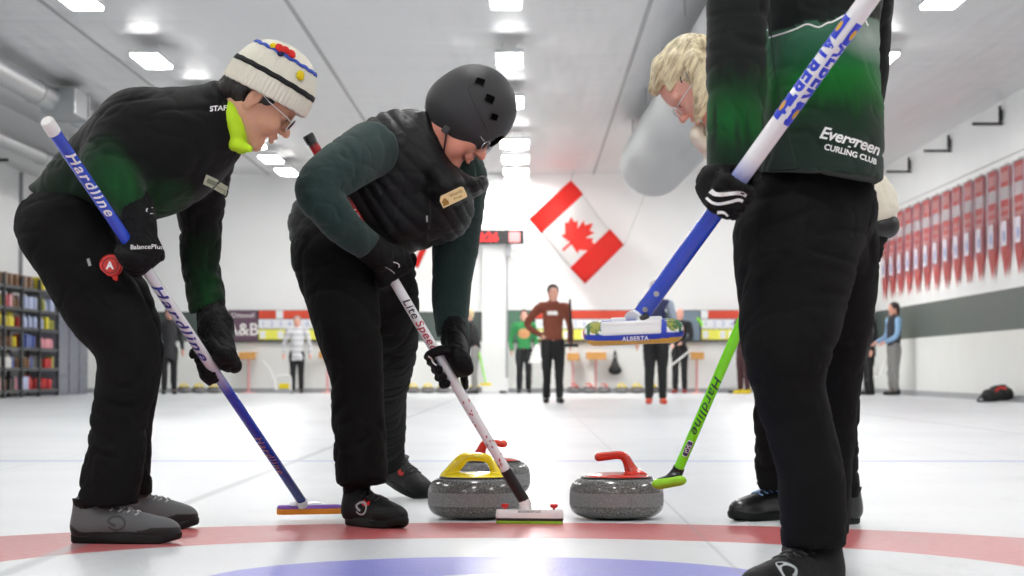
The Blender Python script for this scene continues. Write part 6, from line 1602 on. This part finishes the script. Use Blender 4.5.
v.cut(P(838, 496, 6.55), (0, 0, -1), P(838, 510, 6.55), .09); v.cut(P(778, 489, 6.79), (0, 0, -1), P(778, 503, 6.79), .09)
tw = vol_obj('trousers', v, M_blkfab, PW, wr=dict(amp=.007, sx=(10, 10, 17), seed=62))
bw = bvh_of(tw)
rib_px(bw, [(878, 234), (882, 245), (880, 256)], 6.2, (3, 1.5), mat('green clip strap', S(30, 110, 50), .5), tw, 'pocket_strap', off=.004)
bu = (GT - GB).normalized()
for px_, n_, wr_ in ((765, (.5, -.8, 0), P(768, 256, 6.28)), (790, (.2, .9, -.3), P(785, 229, 6.31))):
    v = Vol(.0034, .01); cg = on_shaft(GT, GB, px_); glove_vol(v, cg, bu, n_, vec_img(-.5, .8), .0175, wr_, 1.0, wr=.034); vol_obj('glove', v, M_glove, PW)
M_kl = mat('black leather shoe', S(26, 26, 27), .3, spec=.5, coat=.2)
shoe(PW, (P(797, 510, 6.83).x, 6.84, 0), (-.84, -.55, 0), .25, upper=M_kl, sole=M_ksole, laces=mat('pale blue laces', S(130, 170, 215), .6), side=-1)
shoe(PW, (P(858, 515, 6.62).x, 6.62, 0), (-.8, -.5, 0), .25, upper=M_kl, sole=M_ksole, laces=M_blackpl, side=-1)

# ================================================================= people at the far end of the hall
def far_person(px, D, H, yaw, label, top, legs, shoes, hair, skin, arms, coat=0.0, lean=0.0, legspread=.09, stripes=None, sleeve=None, vest=False, hairlong=False, group=None, knees=None, emblem=None):
    """a standing figure: H its height, yaw 0 faces the camera; arms = two lists of elbow and hand places in its own frame (x to its left)"""
    X = P(px, 380, D).x; s = H / 1.72; Rz = Matrix.Rotation(yaw, 3, 'Z')
    def L(x, y, z): return Vector((X, D, 0)) + Rz @ Vector((x * s, (y - lean * max(0, z - .9) ) * s, z * s))
    foot = (X, D, 0); fwd = Rz @ Vector((0, -1, -.05)); up = Vector((0, 0, 1)) if not lean else (L(0, 0, 1.6) - L(0, 0, 1.0)).normalized()
    kx = Rz @ Vector((0, 1, 0))
    hv, T, R_ = head_vol(L(0, 0, 1.60), fwd, up, s * .97, res=.0085, neck=L(0, .0, 1.42)); Vh, Qh = hv.build(1)
    b = Vol(.016, .03)
    b.chain([(L(0, 0, .95), .11 * s), (L(0, 0, 1.2), .11 * s), (L(0, 0, 1.38), .09 * s)], kx, .7)
    for i, sx in enumerate((-1, 1)):
        kn = knees[i] if knees else (sx * legspread, -.02, .5)
        b.chain([(L(sx * .085, 0, .92), .065 * s), (L(*kn), .048 * s), (L(sx * legspread * 1.05, .0, .08), .034 * s)])
        e, h = arms[i]
        b.chain([(L(sx * .19, 0, 1.38), .042 * s), (L(*e), .034 * s), (L(*h), .026 * s)])
        hd = (L(*h) - L(*e)).normalized(); p = L(*h)
        b.cap(p, p + hd * .06 * s, .03 * s, .032 * s); 
        for f_ in range(4): q = p + hd * .07 * s + kx * ((f_ - 1.5) * .018 * s); b.cap(q, q + hd * .055 * s + Vector((0, 0, -.008)), .0125 * s, .010 * s, k=.006)
        b.cap(p + hd * .02, p + hd * .06 * s + Rz @ Vector((0, -.04, 0)), .013 * s, .011 * s, k=.008)
    Vb, Qb = b.build(1); V, Q = join_meshes([(Vh, Qh), (Vb, Qb)])
    root = mesh_obj('person', V, Q, skin, None, True, foot); tag(root, label, 'person', group)
    v = Vol(.012, .04); bot = .90 - coat
    v.chain([(L(0, 0, bot + .04), (.14 + coat * .10) * s), (L(0, 0, 1.02), .135 * s), (L(0, 0, 1.25), .15 * s), (L(0, 0, 1.37), .11 * s)], kx, .9)
    v.chain([(L(-.16, 0, 1.40), .062 * s), (L(.16, 0, 1.40), .062 * s)]); v.cap(L(0, 0, 1.42), L(0, 0, 1.48), .07 * s, .055 * s)
    def sleeves(v, k=1.0):
        for i, sx in enumerate((-1, 1)):
            e, h = arms[i]; v.chain([(L(sx * .19, 0, 1.385), .066 * s * k), (L(*e), .052 * s * k), (L(*h), .040 * s * k)])
    if not vest: sleeves(v)
    v.cut(L(0, 0, bot + .02), (0, 0, -1), L(0, 0, bot - .2), .24 * s)
    V, Q = v.build(2); V = wrinkle(V, Q, .012, (7, 7, 11), px)
    if stripes:
        cols = np.ones((len(V), 4)); k = ((V[:, 2] * 9) % 1.0) < .42; cols[:, :3] = np.array(stripes[0][:3]); cols[k, :3] = np.array(stripes[1][:3]); mesh_obj('sweater', V, Q, vcmat('striped knit', .8, .3, .3), root, True, None, cols)
    else: tp = mesh_obj('vest' if vest else 'top', V, Q, top, root)
    if vest: v = Vol(.012, .03); sleeves(v, .96); vol_obj('sleeve', v, sleeve, root)
    if emblem:
        bvx = bvh_of(tp); patch_on(bvx, L(0, -.4, 1.22), (1, 0, 0), (0, 0, 1), emblem[1], emblem[1] * .8, emblem[0], tp, 'chest_print', off=.006, shape='oval')
    v = Vol(.013, .04)
    for i, sx in enumerate((-1, 1)):
        kn = knees[i] if knees else (sx * legspread, -.02, .5)
        v.chain([(L(sx * .07, 0, .90), .092 * s), (L(sx * .085, 0, .8), .096 * s), (L(*kn), .070 * s), (L(sx * legspread * 1.05, 0, .12), .058 * s)], k=.025)
        v.cut(L(sx * legspread * 1.05, 0, .075), (0, 0, -1), L(sx * legspread * 1.05, 0, .0), .11 * s)
    vol_obj('trousers', v, legs, root, wr=dict(amp=.010, sx=(8, 8, 12), seed=px))
    for sx in (-1, 1):
        v = Vol(.010, .03); x = sx * legspread * 1.08; v.cap(L(x, .03, .045), L(x * 1.15, -.13, .035), .045 * s, .040 * s); v.cap(L(x, .03, .05), L(x, .03, .10), .042 * s, .04 * s); v.cut(L(x, 0, .0) + Vector((0, 0, .002)), (0, 0, -1))
        vol_obj('shoe', v, shoes, root)
    if hair is not None:
        v = Vol(.009, .02); v.ell(T(-.02, 0, .04), (.102 * s, .086 * s, .088 * s), R_); v.ell(T(-.06, 0, -.02), (.055 * s, .072 * s, .07 * s), R_)
        if hairlong: v.cap(T(-.07, 0, .0), T(-.07, 0, -.15), .055 * s, .035 * s)
        V, Q = v.build(1); mesh_obj('hair', V, Q, hair, root)
    return root, L
down = lambda sx, o=.24: ((sx * o, .02, 1.12), (sx * (o + .02), -.05, .86))
SK = MATS['pale pink skin']; blk = mat('black cloth', S(20, 20, 22), .8); 
M_brownsw = mat('rust brown sweater', S(120, 62, 44), .85, var=.1, vscale=20); M_greensh = mat('green t-shirt', S(46, 132, 72), .8, var=.1, vscale=12); M_navy = mat('navy vest fabric', S(36, 42, 78), .8); M_pblu = mat('pale blue grey sleeve', S(150, 160, 176), .8)
M_gtr = mat('grey trousers', S(128, 126, 124), .8); M_orsh = mat('orange shoe', S(206, 74, 46), .5); M_rsh = mat('red shoe', S(150, 40, 40), .5); M_brh = mat('dark brown hair', S(48, 36, 32), .6); M_bl = mat('fair hair', S(206, 186, 146), .6); M_gh = mat('silver hair', S(150, 146, 142), .6)
M_bk = mat('black shoe', S(18, 18, 20), .4)
bp_, L = far_person(553, 31.2, 1.60, .1, 'person in a rust brown sweater with one hand on the hip, holding a broom', M_brownsw, blk, M_bk, M_brh, SK, [((-.37, .06, 1.14), (-.17, -.02, .98)), ((.25, .0, 1.12), (.24, -.10, .88))], emblem=None)
patch_on(bvh_of([c for c in bp_.children if c.name.startswith('top')][0]), L(-.06, -.5, 1.30), (1, 0, 0), (0, 0, 1), .14, .055, M_flagwhite, bp_, 'chest_logo', off=.008)
far_person(524, 45.0, 1.63, .0, 'person in a green t-shirt with a chest print, beside the brown sweater', M_greensh, blk, M_bk, M_brh, SK, [((-.26, .0, 1.12), (-.25, -.06, .88)), down(1)], emblem=(mat('rust chest print', S(196, 140, 96), .7), .24))
far_person(297, 44.9, 1.50, .05, 'person in a pale striped long sweater and black leggings near the far wall', None, blk, M_bk, M_gh, SK, [down(-1, .27), down(1, .27)], coat=.18, stripes=(S(214, 214, 216), S(186, 187, 190)))
far_person(656, 30.4, 1.62, .0, 'person in a navy vest and pale sleeves behind the raised broom head', M_navy, blk, M_orsh, M_gh, SK, [down(-1), ((.25, .0, 1.13), (.14, -.22, 1.02))], vest=True, sleeve=M_pblu)
far_person(680, 44.9, 1.65, -.3, 'person in dark clothes and red shoes holding a pale broom by the slate sign', blk, blk, M_rsh, None, SK, [((-.25, -.05, 1.12), (-.12, -.22, .98)), ((.24, -.05, 1.12), (.10, -.22, 1.02))])
far_person(744, 43.8, 1.66, -.9, 'person in dark maroon clothes with yellow shoes, mostly hidden by the green-jacket player', mat('dark maroon cloth', S(62, 30, 34), .8), MATS['dark maroon cloth'], mat('yellow shoe', S(232, 206, 40), .5), M_brh, SK, [down(-1), down(1)])
far_person(169, 43.0, 1.62, .2, 'person in a long dark coat seen between the hat player and the blue broom', mat('dark grey coat', S(38, 38, 42), .8), blk, M_bk, M_brh, SK, [down(-1), down(1)], coat=.22)
far_person(869, 41.8, 1.62, -1.3, 'grey-haired person in black beside the woman with pale blue sleeves', blk, blk, M_bk, M_gh, SK, [down(-1), down(1)])
far_person(894, 41.3, 1.66, -1.25, 'dark-haired person in a dark vest, pale blue sleeves and grey trousers by the side wall', mat('charcoal vest', S(40, 42, 50), .8), M_gtr, M_bk, M_brh, SK, [((-.2, -.04, 1.10), (-.16, -.26, .98)), ((.2, -.04, 1.10), (.16, -.26, .98))], vest=True, sleeve=mat('pale blue sleeve', S(140, 176, 212), .8), hairlong=True)
far_person(475, 43.6, 1.60, -1.57, 'fair-haired person in a black jacket and grey trousers leaning forward below the low glove', blk, M_gtr, M_bk, M_bl, SK, [((-.2, -.12, 1.02), (-.16, -.34, .86)), ((.2, -.12, 1.02), (.16, -.34, .86))], lean=.2)
# their brooms
def far_broom(a, b_, D, m_, hm, lab, hw_=.2):
    A, B = P(*a, D), P(*b_, D); A = Vector(A); B = Vector(B); t = thing('curling_broom', lab, 'broom', tuple(B))
    bm = bmesh.new(); add_tube(bm, [A, B], .016, 10); bm_obj('shaft', bm, m_, t, smooth=True, angle=40)
    bm = bmesh.new(); pad(bm, Vector((B.x - hw_ / 2 + .03, B.y, 0)), Vector((B.x + hw_ / 2 - .03, B.y, 0)), .03, B.z - .03, B.z + .02); bm_obj('head', bm, hm, t)
far_broom((570, 299), (571, 345), 31.0, M_blackpl, M_blackpl, 'dark curling broom held upright by the brown sweater person')
far_broom((691, 350), (659, 375), 44.5, M_whitepl, M_whitepl, 'pale broom held slantwise by the person with red shoes')
far_broom((479, 352), (486, 384), 43.3, MATS['lime plastic'], M_yellow, 'yellow green broom beside the fair-haired leaning person')
far_broom((884, 362), (879, 377), 41.0, M_whitepl, M_whitepl, 'short pale broom held by the person with grey trousers')
c = P(537, 360, 44.6); bm = bmesh.new(); add_lathe(bm, [(0, .0), (.16, .0), (.15, .03), (.05, .3), (.02, .36), (0, .36)], (c.x, 44.6, P(537, 363, 44.6).z), 16, sx=1, sy=.35); tag(bm_obj('white_cloth', bm, M_flagwhite, smooth=True, angle=50), 'white folded cloth held between the green t-shirt and brown sweater people', 'cloth')
# ================================================================= look
scene.view_settings.view_transform = 'Standard'; scene.view_settings.look = 'None'
scene.view_settings.exposure = 0.0; scene.view_settings.gamma = 1.0; scene.view_settings.use_curve_mapping = False
w = bpy.data.worlds.new('hall'); scene.world = w; w.use_nodes = True
w.node_tree.nodes['Background'].inputs[0].default_value = (0.8, 0.85, 0.9, 1); w.node_tree.nodes['Background'].inputs[1].default_value = 0.0
scene.cycles.max_bounces = 8; scene.cycles.diffuse_bounces = 5; scene.cycles.glossy_bounces = 3; scene.cycles.sample_clamp_indirect = 4
